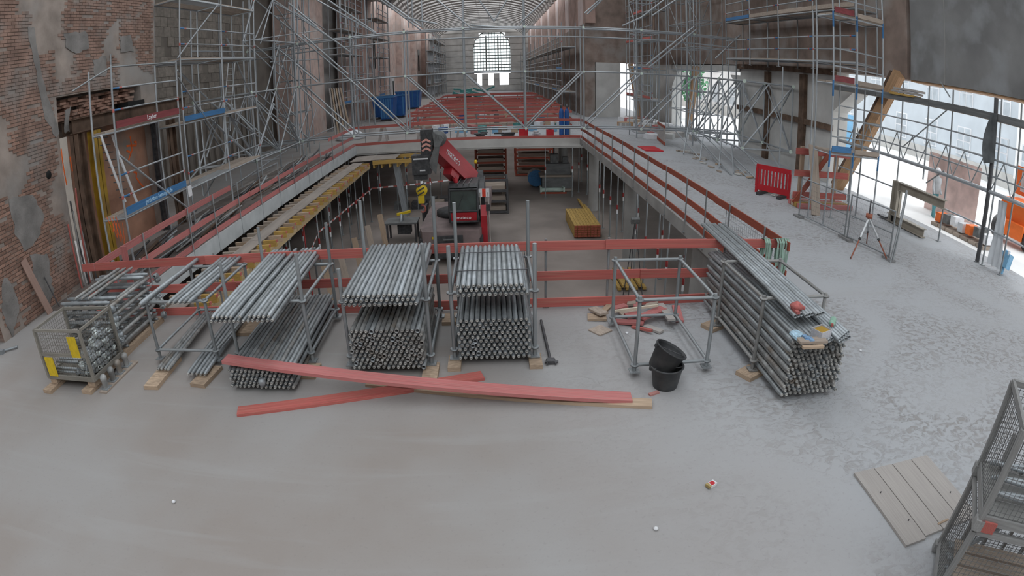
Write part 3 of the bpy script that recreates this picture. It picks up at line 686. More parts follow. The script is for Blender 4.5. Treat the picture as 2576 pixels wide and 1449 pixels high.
# ================================================================== TUBE RACKS
TIPM = M('bright_tube_tip', (.40,.395,.375), .45, .2, .2, 9)
def ledger_mesh(mat, L, r=.03, tip=.05, hollow=False, key=''):
    """scaffold tube along +Y, length L, origin at front end axis"""
    k = ('ledger', mat.name, round(L, 2), r, hollow)
    if k in CACHE: return CACHE[k]
    mb = MB(); n = 9
    prof = [(r*.45, 0), (r*.72, .012), (r*.74, tip), (r, tip+.012), (r, L-tip-.012), (r*.74, L-tip), (r*.7, L), (0, L)]
    if hollow: prof = [(r*.8, .12), (r*.8, 0), (r, 0), (r, L), (r*.8, L), (r*.8, L-.12)]
    mb.lathe((0, 0, 0), prof, n, 1)
    if not hollow: mb.lathe((0, 0, 0), [(0, .02), (r*.45, 0)], n, 1)
    me = mb.mesh(mat, 'scaffold_tube'); me.materials.append(TIPM)
    if not hollow:
        for p in me.polygons:
            if all(me.vertices[i].co.y < .02 for i in p.vertices): p.material_index = 1
    CACHE[k] = me; return me
CORE = []
LAYER = ['top', 'second', 'third', 'fourth', 'fifth']
def stack(x0, x1, y0, L, z0, cols, rows, mats, where, group, r=.03, seed=0, hexp=True, hollow=0.0, skip=.0, rot=0.0, keep=1, sides=False, label=None, jit=.012):
    """tubes laid in a bed; the top `keep` layers (and the outer columns) are single things, the buried ones go to CORE"""
    rr = random.Random(seed); px = (x1-x0)/max(1, cols-1); dz = r*2*.93
    for j in range(rows):
        odd = hexp and j % 2; nc = cols-(1 if odd else 0); top = rows-1-j
        for i in range(nc):
            if skip and top == 0 and rr.random() < skip: continue
            x = x0+px*(i+(.5 if odd else 0)); m = mats[int(rr.random()*len(mats))]
            loc = (x+rr.uniform(-.003, .003), y0+rr.uniform(-jit, jit), z0+r+j*dz+rr.uniform(-.002, .002)); rz = rot+rr.uniform(-.003, .003); h = rr.random() < hollow
            if top < keep or (sides and i in (0, nc-1)):
                o = link('scaffold_tube', ledger_mesh(m, L, r, hollow=h), None, loc); o.rotation_euler = (0, 0, rz)
                if label: lb = label
                elif top < keep: lb = '%s tube from left, %s layer, %s' % (ORD[i], LAYER[top], where)
                else: lb = '%s side tube, %s from the floor, %s' % ('left' if i == 0 else 'right', ORD[j], where)
                tag(o, lb, 'tube', group)
            else: CORE.append((loc, rz, L, r, m, h))
def build_core():
    ms = []; V = []; F = []; MI = []
    for loc, rz, L, r, m, h in CORE:
        if m not in ms: ms.append(m)
        me = ledger_mesh(m, L, r, hollow=h); T = Matrix.Translation(loc) @ Matrix.Rotation(rz, 4, 'Z'); o = len(V)
        if TIPM not in ms: ms.append(TIPM)
        V += [tuple(T @ v.co) for v in me.vertices]; F += [tuple(i+o for i in p.vertices) for p in me.polygons]; MI += [ms.index(TIPM) if p.material_index else ms.index(m) for p in me.polygons]
    me = bpy.data.meshes.new('buried_tubes'); me.from_pydata(V, [], F)
    for m in ms: me.materials.append(m)
    me.polygons.foreach_set('material_index', MI); me.polygons.foreach_set('use_smooth', [True]*len(F)); me.update()
    tag(link('buried_tubes', me), 'mass of grey tube ends packed in the lower piles of the tube racks', 'tubes', kind='stuff')
def rack(name, label, x0, x1, y0, y1, zt, posts_h, tiers, back_h=None, mat=GALV, feet=True, r=.026, blocks=True, cross_top=True):
    t = Thing(name, label, 'rack', ((x0+x1)/2, (y0+y1)/2, 0))
    for i, (x, y) in enumerate(((x0, y0), (x1, y0), (x0, y1), (x1, y1))):
        ph = posts_h[i]
        p = t.tube('upright', (x, y, .07), (x, y, ph), r, mat, 10)
        t.box('foot_plate', (x, y, .075), (.13, .13, .016), mat); t.tube('foot_spindle', (x, y, .07), (x, y, .17), .019, GALVD, 8)
        for z in tiers: t.tube('rosette', (x, y, z-.012), (x, y, z+.012), r*2.1, mat, 10)
    for z in tiers:
        for x in (x0, x1): t.tube('side_ledger', (x, y0+.04, z), (x, y1-.04, z), r*.92, mat, 8)
        for y in (y0, y1): t.tube('cross_ledger', (x0+.04, y, z), (x1-.04, y, z), r*.92, mat, 8)
    return t
def block(x, y, lx, ly, label, h=.06, rot=0.0, mat=TIMB, group=None, z=0.0):
    o = link('timber_block', unit_box(mat), None, (x, y, z+h/2)); o.scale = (lx, ly, h); o.rotation_euler = (0, 0, rot); tag(o, label, 'timber', group); return o
# rack A (leftmost, nearly empty)
rack('tube_rack', 'galvanised rack at the far left holding only a few long tubes', -5.2, -4.1, 6.72, 8.25, 1.0, (1.0, 1.03, 1.03, 1.03), (.22, 1.0))
stack(-5.14, -5.0, 6.45, 2.05, 1.03, 1, 1, [GALVB], '', None, r=.038, label='single thick tube along the left side of the leftmost rack')
stack(-4.62, -4.25, 6.5, 2.1, 1.03, 5, 1, [GALVB, GALV], 'the leftmost rack, high up', 'tubes on the upper tier of the leftmost rack', r=.033)
stack(-5.0, -4.8, 6.3, 2.1, .08, 4, 1, [GALV, GALVD], 'the leftmost rack, near the floor at left', 'tubes on the floor timbers of the leftmost rack', rot=.08)
stack(-4.38, -4.08, 6.2, 2.05, .08, 5, 1, [GALVB, GALV], 'the leftmost rack, near the floor at right', 'right hand low tubes of the leftmost rack', rot=.07)
block(-4.95, 6.35, .26, .9, 'sawn timber under the left foot of the leftmost rack', rot=.05); block(-4.12, 6.3, .26, .55, 'sawn timber under the right foot of the leftmost rack', rot=-.1)
block(-4.05, 8.1, .3, .9, 'sawn timber under the back of the leftmost rack')
# rack B
rack('tube_rack', 'galvanised rack second from left with slanting tiers of long tubes', -3.72, -2.56, 6.72, 8.2, 1.0, (1.55, 1.62, 1.62, 1.62), (.2, .96))
stack(-3.6, -2.72, 5.95, 2.75, .99, 14, 2, [GALVB, GALV], 'the upper tier, second rack from left', 'upper tier tubes of the second rack', r=.031, seed=3, skip=.1, rot=.045)
stack(-3.52, -2.62, 5.95, 2.6, .06, 15, 5, [GALV, GALVD, GALV], 'the floor pile, second rack from left', 'floor pile tubes of the second rack', r=.03, seed=4, rot=.03)
block(-2.55, 6.5, .25, .35, 'timber block under the right foot of the second rack')
mb = MB(); mb.lathe((-3.02, 5.9, .2), [(0, -.05), (.04, -.045), (.055, 0), (.04, .045), (0, .05)], 14); tag(link('scaffold_rosette', mb.mesh(GALVB)), 'round bright steel rosette stuck on the tube ends of the second rack', 'rosette')
# rack C
rack('tube_rack', 'galvanised rack with dark tubes below and paler tubes above, beside the red plank', -1.97, -.88, 6.62, 8.12, 1.0, (1.42, 1.7, 1.95, 1.95), (.2, .98))
stack(-1.87, -.97, 6.32, 2.1, 1.01, 15, 3, [GALVB, GALV], 'the upper tier, third rack from left', 'upper tier tubes of the third rack', r=.031, seed=5, skip=.05, rot=.015, keep=2)
stack(-1.88, -.96, 6.4, 1.6, .1, 15, 10, [GALVD, GALVD, GALV], 'the dark lower pile, third rack from left', 'lower pile tubes of the third rack', r=.031, seed=6, hollow=.12)
block(-.88, 6.45, .2, .45, 'timber block under the front foot between the two full racks'); block(-.72, 8.1, .25, .35, 'timber block behind the gap between the two full racks')
# rack D
rack('tube_rack', 'galvanised rack full of pale tubes in two tiers, middle of the row', -.58, .48, 6.76, 8.12, 1.0, (1.62, 1.62, 1.85, 1.85), (.2, 1.0))
stack(-.47, .37, 6.5, 1.62, 1.03, 14, 3, [GALV, GALVB], 'the upper tier, middle rack', 'upper tier tubes of the middle rack', r=.031, seed=7, skip=.05, keep=2)
stack(-.5, .4, 6.62, 1.57, .1, 14, 10, [GALV, GALVB, GALV], 'the lower pile, middle rack', 'lower pile tubes of the middle rack', r=.0315, seed=8, hollow=.06)
for x in (-.58, .48): block(x, 6.68, .17, .34, 'timber block under the front %s foot of the middle rack' % ('left' if x < 0 else 'right'))
for s, x in ((0, -.05), (1, .0)):   # steel banding straps round the upper tier
    mb = MB(); y = 6.95+s*.75; mb.path([(-.53, y, 1.02), (-.5, y, 1.22), (.4, y, 1.22), (.43, y, 1.02)], .006, 5); tag(link('banding_strap', mb.mesh(STEELD)), '%s dark steel strap around the upper tubes of the middle rack' % ('front', 'rear')[s], 'strap')
# rack E: empty frame
rack('tube_rack', 'empty galvanised rack frame standing over the floor beside the two black buckets', 1.71, 2.70, 6.22, 7.70, 1.05, (1.1, 1.1, 1.1, 1.1), (.16, 1.05))
# rack F: big pile at the right
rack('tube_rack', 'galvanised rack at the right end, crammed with dark weathered tubes', 3.32, 4.30, 6.05, 7.46, 1.08, (1.12, 1.12, 1.12, 1.12), (.2, 1.08), mat=GALVD)
stack(3.40, 4.22, 5.25, 3.0, .1, 13, 13, [GALVD, GALV, GALVD], 'the big pile, right end rack', 'tubes in the big pile of the right hand rack', r=.032, seed=10, hollow=.05, sides=True, jit=.03)
for k in range(9):
    o = link('scaffold_tube', ledger_mesh(GALVB if k % 3 else GALV, 3.95, .026, hollow=True), None, (3.42+k*.054, 5.36+.02*(k % 3), 1.133)); o.rotation_euler = (0, 0, -.055+.004*(k % 2)); tag(o, ORD[k]+' from left of the long shiny tubes on top of the right hand pile', 'tube', 'long tubes on top of the right hand pile')
for k in range(12):
    o = link('scaffold_tube', ledger_mesh(GALVB if k % 2 else GALV, 3.3, .028, hollow=True), None, (3.44+k*.066, 5.06+.03*((k*5) % 4), .908)); tag(o, ORD[k]+' from left of the thin layer under the long shiny tubes', 'tube', 'thin layer on the right hand pile')
for k in range(5):
    o = link('scaffold_tube', ledger_mesh(GALVB, 3.4, .026, hollow=True), None, (3.92+k*.058, 5.02+.04*k, .962)); tag(o, ORD[k]+' from left of the five shiny tubes right of the screw carton', 'tube', 'right hand top tubes of the right pile')
for k, y in enumerate((6.02, 7.5)): block(3.28, y, .3, .26, 'timber block under the %s left foot of the right hand rack' % ('front', 'rear')[k], rot=.5)
# odds and ends on top of the right hand pile
zt = 1.0
t = Thing('screw_box', 'small white carton of yellow screws on top of the right hand tube pile', 'carton', (3.74, 5.2, .936), .35, local=True)
CARD = M('dull_white_card', (.5,.5,.53), .8, 0, .08, 10)
for (c, d) in (((0, -.085, .05), (.2, .006, .1)), ((0, .085, .05), (.2, .006, .1)), ((-.1, 0, .05), (.006, .17, .1)), ((.1, 0, .05), (.006, .17, .1)), ((0, 0, .004), (.2, .17, .008))): t.box('carton_side', c, d, CARD)
t.box('contents', (0, 0, .05), (.18, .15, .07), M('brass_screws', (.48,.30,.05), .5, .2, .3, 40))
mb = MB(); mb.lathe((3.5, 5.5, 1.16), [(0, 0), (.07, .0), (.09, .05), (.05, .08), (.02, .1), (0, .1)], 9); mb.box((3.55, 5.52, 1.17), (.16, .05, .03)); mb.box((3.46, 5.44, 1.17), (.05, .14, .03)); tag(link('work_glove', mb.mesh(M('faded_red_cloth', (.36,.11,.10), .9, 0, .2, 20))), 'crumpled red work glove on the right hand tube pile', 'glove')
for k, (x, y, s, mt, lab) in enumerate(((3.4, 5.24, .1, M('pale_blue_wrapper', (.35,.5,.6), .5, 0, .2, 20), 'pale blue crumpled packet on the left of the right hand pile'), (3.5, 5.12, .08, M('blue_wrapper', (.2,.33,.5), .5, 0, .2, 20), 'blue crumpled wrapper beside the screw carton'))):
    mb = MB(); rr = random.Random(k); R = Matrix.Rotation(.5+k, 3, 'Z')
    for q in range(5): mb.box((x+rr.uniform(-s, s)*.4, y+rr.uniform(-s, s)*.4, (.955 if k else .95)+rr.uniform(0, .02)), (s*rr.uniform(.8, 1.5), s*rr.uniform(.5, .9), .03), R @ Matrix.Rotation(rr.uniform(-.3, .3), 3, 'X'))
    tag(link('crumpled_packet', mb.mesh(mt)), lab, 'packet')
mb = MB(); mb.tube((3.97, 5.32, 1.032), (4.05, 5.42, 1.032), .045, 12); mb.tube((3.95, 5.29, 1.032), (3.97, 5.32, 1.032), .02, 10, .045); t = Thing('bottle', 'squashed green plastic bottle on the right hand tube pile', 'bottle', (4, 5.35, 1.05)); t.mb('body', mb, M('green_bottle_plastic', (.25,.42,.33), .25)); t.tube('cap', (3.935, 5.265, 1.032), (3.955, 5.295, 1.032), .02, RED, 8)
t = Thing('board_offcut', 'grey board offcut lying across the front of the right hand tube pile', 'board', (3.5, 5.0, zt-.02)); t.board('board', (3.36, 5.1, .952), (3.74, 5.07, .952), .13, .028, TIMG); 
t = Thing('board_offcut', 'narrow brown timber batten below the grey board on the right hand pile', 'board', (3.5, 4.9, zt-.05)); t.board('batten', (3.37, 5.0, .92), (3.66, 4.98, .92), .05, .03, TIMB)
# ================================================================== MESH BOX with couplers
def wire_panel(t, name, o, u, v, nu, nv, mat, r=.0025, parent=None):
    mb = MB(); o = Vector(o); u = Vector(u); v = Vector(v)
    for i in range(nu+1): mb.tube(o+u*(i/nu), o+u*(i/nu)+v, r, 4, caps=False)
    for j in range(nv+1): mb.tube(o+v*(j/nv), o+v*(j/nv)+u, r, 4, caps=False)
    return t.mb(name, mb, mat, parent)
FR = M('tan_painted_frame', (.26,.245,.215), .6, .2, .12, 5)
def mesh_box(name, label, x0, x1, y0, y1, z0, z1, corner_red=False, group=None):
    t = Thing(name, label, 'mesh box', ((x0+x1)/2, (y0+y1)/2, z0), group=group)
    for x in (x0, x1):
        for y in (y0, y1): t.box('corner_post', (x, y, (z0+z1)/2), (.045, .045, z1-z0), FR)
    for z, h in ((z0+.03, .07), (z1-.02, .04)):
        for y in (y0, y1): t.box('rail', ((x0+x1)/2, y, z), (x1-x0, .035, h), FR)
        for x in (x0, x1): t.box('rail', (x, (y0+y1)/2, z), (.035, y1-y0, h), FR)
    t.box('rail', ((x0+x1)/2, y0, (z0+z1)/2), (x1-x0, .03, .05), FR)
    t.box('floor_plate', ((x0+x1)/2, (y0+y1)/2, z0+.02), (x1-x0, y1-y0, .02), FR)
    h = z1-z0-.08
    for nm, o, u in (('front_mesh', (x0, y0, z0+.05), (x1-x0, 0, 0)), ('back_mesh', (x0, y1, z0+.05), (x1-x0, 0, 0)), ('side_mesh', (x0, y0, z0+.05), (0, y1-y0, 0)), ('side_mesh', (x1, y0, z0+.05), (0, y1-y0, 0))):
        wire_panel(t, nm, o, u, (0, 0, h), int(Vector(u).length/.055), int(h/.055), MESHD)
    for x in (x0+.1, x1-.1): t.box('foot', (x, (y0+y1)/2, z0-.05), (.16, y1-y0, .1), TIMB)
    return t
t = mesh_box('mesh_box', 'wire mesh box with yellow plates, full of couplers, beside the brick wall', -7.06, -5.93, 5.74, 6.6, .17, 1.0)
t.box('yellow_plate', (-6.15, 5.72, .73), (.2, .01, .33), YELM); t.box('yellow_plate', (-6.88, 5.72, .38), (.22, .01, .32), YELM)
rr = random.Random(21)
for k in range(6):
    o = link('scaffold_tube', ledger_mesh(GALVB, .56, .022, hollow=True), None, (-6.95+.02*(k % 2), 5.85+.06*(k//2)*1.6, .24+.06*(k % 3))); o.rotation_euler = (0, 0, -1.55); tag(o, 'short tube lying in the bottom of the coupler mesh box', 'tube', 'short tubes in the coupler mesh box')
def coupler_mesh():
    mb = MB(); mb.lathe((0, 0, 0), [(.02, -.05), (.045, -.05), (.05, -.03), (.05, .03), (.045, .05), (.02, .05), (.02, -.05)], 12); mb.box((.055, 0, 0), (.05, .03, .07)); mb.tube((.05, -.05, 0), (.05, .05, 0), .009, 6); mb.box((-.05, 0, 0), (.02, .06, .05)); return mb
cm = [coupler_mesh().mesh(m, 'coupler') for m in (GALVB, GALV, M('zinc_bright', (.55,.6,.6), .35, .5, .2, 20))]
for iz in range(6):
    for ix in range(4):
        for iy in range(8):
            x = -6.34+ix*.108+rr.uniform(-.012, .012)+(.05 if iz % 2 else 0); y = 5.84+iy*.094+rr.uniform(-.012, .012)
            if x > -5.99: x -= .03
            if iz > 1+.55*iy*.9+.25*ix+rr.uniform(-.5, .5): continue
            o = link('coupler', cm[(ix+iy+iz) % 3], None, (x, y, .255+iz*.098)); o.rotation_euler = (rr.choice((0, 1.57))+rr.uniform(-.3, .3), rr.uniform(-.3, .3), rr.uniform(0, 6)); o.scale = (.86,)*3; tag(o, 'steel tube coupler in the heap inside the yellow plated mesh box', 'coupler', 'couplers heaped in the mesh box')
block(-7.0, 5.85, .22, .62, 'timber bearer under the left side of the coupler mesh box', rot=-.05); block(-6.1, 5.95, .22, .62, 'timber bearer under the right side of the coupler mesh box', rot=-.05)
# row of four base jacks on a plank right of the box
t0 = link('bearer_plank', unit_box(TIMG), None, (-5.78, 6.2, .012)); t0.scale = (.16, 1.0, .024); t0.rotation_euler = (0, 0, -.03); tag(t0, 'thin grey plank carrying four upright jack heads beside the mesh box', 'plank')
for k in range(4):
    t = Thing('base_jack', '%s of the four upright steel jack heads beside the mesh box' % ('nearest', 'second nearest', 'third nearest', 'farthest')[k], 'jack', (-5.8-.01*k, 5.83+.235*k, .024))
    x, y = -5.8-.01*k, 5.83+.235*k
    t.box('jack_plate', (x, y, .03), (.15, .15, .012), GALVB)
    mb = MB(); mb.lathe((x, y, .036), [(.05, 0), (.052, .12), (.06, .13), (.06, .17), (.04, .2), (.015, .21), (0, .21)], 12); t.mb('jack_head', mb, GALVD)
# crib-stack of frame tubes behind the box
zt_ = [.12+.085*k for k in range(11)]
for k, z in enumerate(zt_):
    if k % 2 == 0:
        for j, y in enumerate((6.82, 7.02, 7.95, 8.1)):
            o = link('scaffold_tube', ledger_mesh(GALVB if k % 4 else GALV, 1.25, .032), None, (-7.33, y, z)); o.rotation_euler = (0, 0, -math.pi/2); tag(o, 'cross tube in the log-cabin stack behind the mesh box', 'tube', 'cross tubes of the log-cabin stack')
    else:
        for j, x in enumerate((-7.28, -7.18, -6.22, -6.12)):
            o = link('scaffold_tube', ledger_mesh(GALVD if j > 1 else GALV, 1.42, .032), None, (x, 6.75, z)); tag(o, 'lengthwise tube in the log-cabin stack behind the mesh box', 'tube', 'lengthwise tubes of the log-cabin stack')
for k in range(3):
    o = link('scaffold_tube', ledger_mesh(GALVD, 1.45, .028), None, (-6.85+.17*k, 6.76, 1.07)); tag(o, 'dark tube laid on top of the log-cabin stack', 'tube', 'tubes on top of the log-cabin stack')
rr = random.Random(6)
for k in range(16):
    o = link('coupler', cm[k % 3], None, (-5.98+rr.uniform(-.02, .03), rr.choice((6.72, 8.2))+rr.uniform(-.04, .04), .15+.9*rr.random())); o.rotation_euler = (rr.uniform(0, 6), rr.uniform(0, 6), 0); tag(o, 'dark coupler clamped on the corner of the log-cabin stack', 'coupler', 'couplers on the log-cabin stack corners')
block(-6.12, 7.4, .14, 1.7, 'long timber bearer under the right side of the log-cabin stack', h=.1); block(-7.28, 7.4, .14, 1.6, 'long timber bearer under the left side of the log-cabin stack', h=.1)
# ================================================================== PLANKS on the floor
t = Thing('plank', 'faded red plank with its left end propped on the second tube pile', 'plank', (-1, 6, 0)); t.board('board', onz(566, 903, .44), onz(1588, 1001, .045), .2, .045, REDP)
t = Thing('plank', 'red plank lying flat on the floor, crossing under the propped plank', 'plank', (-1.7, 5.9, 0)); t.board('board', onz(598, 1036, .02), onz(1214, 945, .02), .19, .04, RED)
t = Thing('plank', 'raw timber plank lying under the right end of the propped red plank', 'plank', (0, 6, 0)); t.board('board', onz(925, 962, .02), onz(1640, 1016, .02), .17, .04, TIMB)
# wood panel of four boards
t = Thing('wooden_platform', 'pale dusty panel of four planks lying on the floor at lower right', 'panel', (4.2, 3.1, 0))
A_, B_, C_ = onz(2145, 1195), onz(2330, 1150), onz(2275, 1378); e1 = (B_-A_); e2 = (C_-A_); w = e1.length; e1.normalize(); e2.normalize()
ws = [.3, .28, .31, .29]; tot = sum(ws); s = 0; L2 = (C_-A_).length
for k, q in enumerate(ws):
    a = s/tot*w; b = (s+q)/tot*w; s += q; p = A_+e1*((a+b)/2)+Vector((0, 0, .018)); l2 = L2*(1.0 if k == 0 else .97)
    t.board('plank', p, p+e2*l2, (b-a)-.012, .03, TIMP)
for (x, y) in ((2285, 1310), (2390, 1240), (2215, 1240)):
    p = onz(x, y, .034); t.tube('nail', p, p+Vector((0, 0, .02)), .006, STEELD, 6)
t.board('batten', onz(2360, 1318, .04), onz(2385, 1306, .04), .02, .015, TIMB)
# scrap timber heap by the rail
rr = random.Random(31)
heap = [((1500,800),(1540,762),.10,TIMB,.0,'sawn offcut standing on its edge at the left of the timber scrap heap'), ((1478,798),(1525,798),.22,TIMB,.0,'wide raw offcut at the left end of the timber scrap heap'), ((1490,775),(1520,790),.16,TIMG,.05,'grey offcut lying on the wide raw one in the scrap heap'),
 ((1545,783),(1655,768),.035,M('cream_batten', (.60,.55,.44), .8, 0, .06, 4),.14,'cream coloured batten across the timber scrap heap'), ((1543,777),(1575,768),.12,REDP,.08,'short faded red offcut at the back of the scrap heap'), ((1575,795),(1612,788),.14,REDP,.07,'red offcut under the cream batten in the scrap heap'),
 ((1612,800),(1668,775),.16,REDP,.1,'broad faded red offcut in the middle of the scrap heap'), ((1660,765),(1690,805),.12,TIMP,.09,'pale leaning offcut at the right of the scrap heap'), ((1700,770),(1710,808),.13,REDP,.0,'pinkish offcut at the right end of the scrap heap'),
 ((1540,808),(1620,812),.14,REDP,.0,'long faded red board at the bottom front of the scrap heap'), ((1590,822),(1640,832),.05,RED,.0,'narrow red batten under the lower rack tube'), ((1622,820),(1665,835),.11,TIMP,.0,'pale offcut poking out in front of the scrap heap'),
 ((1560,790),(1605,780),.2,TIMG,.02,'dark grey board inside the scrap heap'), ((1578,764),(1600,762),.12,TIMG,.05,'small grey offcut against the toe board behind the scrap heap'), ((1596,748),(1602,772),.1,REDP,.05,'red offcut leaning on the toe board behind the scrap heap'), ((1625,768),(1655,763),.1,TIMG,.08,'grey offcut at the back right of the scrap heap')]
for (a, b, w_, mt, z, lab) in heap:
    o = Thing('timber_offcut', lab, 'offcut', onz(*a)); o.board('board', onz(*a, z+.02), onz(*b, z+.02+rr.uniform(0, .06)), w_, .035, mt)
t = Thing('timber_offcut', 'square grey plywood piece flat on the floor left of the empty rack', 'plywood', onz(1510, 830)); t.board('board', onz(1495, 824, .012), onz(1525, 838, .012), .26, .02, TIMG)
# loose tube with clamps near the middle rack
t = Thing('tie_tube', 'thin dark tube with a clamp foot lying right of the middle rack', 'tube', (.67, 7.2, 0)); t.tube('tube', (.66, 7.95, .03), (.68, 6.72, .03), .02, STEELD, 8)
mb = MB(); mb.box((.68, 6.66, .03), (.1, .1, .05)); mb.tube((.6, 6.64, .03), (.78, 6.64, .03), .018); mb.tube((.63, 6.58, .03), (.64, 6.72, .03), .016); mb.tube((.74, 6.58, .03), (.73, 6.72, .03), .016); t.mb('clamp', mb, STEELD)
# buckets
def bucket(label, M4):
    t = Thing('bucket', label, 'bucket', (0, 0, 0), local=True); t.o.matrix_basis = M4
    mb = MB(); mb.lathe((0, 0, 0), [(0, 0), (.145, 0), (.15, .01), (.19, .26), (.205, .27), (.205, .285), (.185, .285), (.18, .26), (.138, .02), (0, .02)], 28); t.mb('body', mb, BPLAS)
    mb = MB(); pts = [(.2*math.cos(a), -.02-.12*math.sin(a)*.6, .26+.03*math.sin(a)) for a in [math.pi*i/12 for i in range(13)]]; mb.path(pts, .005, 5); t.mb('handle', mb, STEELD)
    for s in (-1, 1): t.box('handle_lug', (s*.2, 0, .25), (.03, .04, .04), BPLAS)
bucket('upright black mortar bucket holding another bucket, beside the empty rack', Matrix.Translation((2.05, 5.93, 0)) @ Matrix.Scale(1.05, 4))
bucket('tilted black bucket stuck inside the upright one beside the empty rack', Matrix.Translation((1.97, 5.98, .22)) @ Matrix.Rotation(.46, 4, 'Y') @ Matrix.Scale(1.06, 4))
mb = MB(); mb.box((1.86, 5.75, .012), (.14, .05, .024), Matrix.Rotation(.4, 3, 'Z')); tag(link('rubble_piece', mb.mesh(M('pink_rubble', (.42,.2,.18), .9))), 'small reddish scrap on the floor in front of the buckets', 'scrap')
# litter
t = Thing('cigarette_pack', 'crumpled white and red cigarette pack on the open floor', 'packet', onz(1790, 1222), .5, local=True); t.box('box_body', (0, 0, .02), (.09, .065, .035), WHITE); t.box('red_print', (0, .0, .039), (.05, .05, .003), REDF); t.box('lid', (-.055, 0, .03), (.03, .06, .03), M('gold_paper', (.4,.3,.12), .6))
for k, (x, y, lab) in enumerate(((1650, 1330, 'tiny white scrap on the floor at lower middle'), (1577, 838, 'small white ball of paper in the empty rack'), (2165, 882, 'small white paper strip on the dusty floor right of the big pile'), (437, 1262, 'small pale crumb on the floor at lower left'))):
    mb = MB(); p = onz(x, y, .012); mb.lathe(p, [(0, -.012), (.02, -.008), (.026, .006), (.012, .018), (0, .02)], 8); tag(link('litter', mb.mesh(WHITE)), lab, 'litter')
# tilted boards and a bar leaning on the brick wall
t = Thing('plank', 'tall brown plank leaning against the near end of the brick wall', 'plank', (-9.9, 8.6, 0)); t.board('board', (-9.85, 8.72, 0), (-10.03, 8.4, 1.35), .2, .03, M('brown_pink_board', (.30,.2,.165), .85, 0, .1, **{k: v for k, v in WOODS.items()}), (1, 0, 0))
t = Thing('steel_bar', 'thin steel bar leaning on the brick wall beside the plank', 'bar', (-9.85, 9, 0)); t.tube('bar', (-9.8, 9.05, 0), (-10.05, 9.0, .75), .015, STEELD)
t = Thing('cable_clamp', 'small metal clamp on the floor at the far left edge', 'clamp', onz(20, 880)); mb = MB(); p = onz(20, 880, .04); mb.tube(p+Vector((-.2, -.1, 0)), p+Vector((.2, .15, 0)), .025, 8); mb.box(p+Vector((-.15, -.1, 0)), (.16, .1, .08)); t.mb('body', mb, GALVB)
# ================================================================== STACKED MESH BOXES at lower right
FRG = M('grey_mesh_box_frame', (.27,.27,.265), .5, .2, .1, 5)
def rot_box(name, label, O, ang, z0, full):
    """mesh box 0.8 (local x) by 1.2 (local -y): O = far left corner"""
    t = Thing(name, label, 'mesh box', (O[0], O[1], z0), ang, local=True)
    a, b, h = .74, 1.2, .9
    for x in (0, a):
        for y in (0, b): t.box('corner_post', (x, y, h/2), (.05, .05, h), FRG); t.box('stacking_foot', (x, y, .05), (.09, .09, .1), FRG)
    for z, hh in ((.1, .08), (h, .05)):
        for y in (0, b): t.box('rail', (a/2, y, z), (a, 0.03, hh), FRG)
        for x in (0, a): t.box('rail', (x, b/2, z), (.04, b, hh), FRG)
    t.box('floor_plate', (a/2, b/2, .13), (a, b, .02), M('dusty_steel_sheet', (.30,.30,.29), .7, .1, .1, 4))
    for nm, o, u in (('end_mesh', (0, 0, .14), (a, 0, 0)), ('end_mesh', (0, b, .14), (a, 0, 0)), ('side_mesh', (0, 0, .14), (0, b, 0)), ('side_mesh', (a, 0, .14), (0, b, 0))):
        wire_panel(t, nm, o, u, (0, 0, h-.14), int(Vector(u).length/.05), int((h-.14)/.05), MESHM, .0028)
    for k in range(4): t.box('brace', (.06, (.2+.25*k), .3), (.03, .03, .4), FRG)
    return t
O1 = (3.97, 2.38); dv = Vector((3.54-3.97, 1.88-2.38)).normalized(); ang = math.atan2(dv.y, dv.x)
b2 = rot_box('mesh_box', 'lower galvanised wire mesh box of the stack in the right foreground', O1, ang, .02, True)
b1 = rot_box('mesh_box', 'upper galvanised wire mesh box of the stack in the right foreground', O1, ang, .95, True)
b1.box('red_plate', (.77, .09, .05), (.02, .16, .1), RED)
Mx = Matrix.Translation((O1[0], O1[1], 0)) @ Matrix.Rotation(ang, 4, 'Z')
for k in range(9):
    p = Mx @ Vector((.1+.07*k, 0.06, .95+.2+.05*(k % 3))); q = Mx @ Vector((.08+.07*k, 1.1, .95+.24+.05*((k+1) % 3))); t = Thing('scaffold_tube', 'bright tube lying inside the upper mesh box of the foreground stack', 'tube', p, group='tubes in the upper foreground mesh box'); t.tube('tube', p, q, .02, GALVB)
for k in range(8):
    p = Mx @ Vector((.08+.08*k, 0.06, .2+.04*(k % 2))); q = Mx @ Vector((.1+.08*k, 1.12, .2+.05*(k % 2))); t = Thing('scaffold_tube', 'bright tube lying inside the lower mesh box of the foreground stack', 'tube', p, group='tubes in the lower foreground mesh box'); t.tube('tube', p, q, .02, GALVB)
for k in range(3):
    p = Mx @ Vector((.2+.18*k, 0.1, .3)); q = Mx @ Vector((.2+.18*k, 1.1, .3)); t = Thing('board_offcut', '%s grey board inside the lower mesh box of the foreground stack' % ('left', 'middle', 'right')[k], 'board', p); t.board('board', p, q, .15, .03, TIMG)
for k, (a, b) in enumerate((((.1, .3, .5), (.7, .75, 1.9)), ((.45, .15, .55), (.62, 1.0, 1.75)), ((.3, .5, 1.0), (.75, .3, 1.6)))):
    t = Thing('scaffold_tube', ('long tube sticking up out of the foreground mesh boxes', 'second tube leaning out of the foreground mesh boxes', 'short tube leaning in the upper foreground mesh box')[k], 'tube', Mx @ Vector(a)); t.tube('tube', Mx @ Vector(a), Mx @ Vector(b), .024, GALV, 10)

build_core()
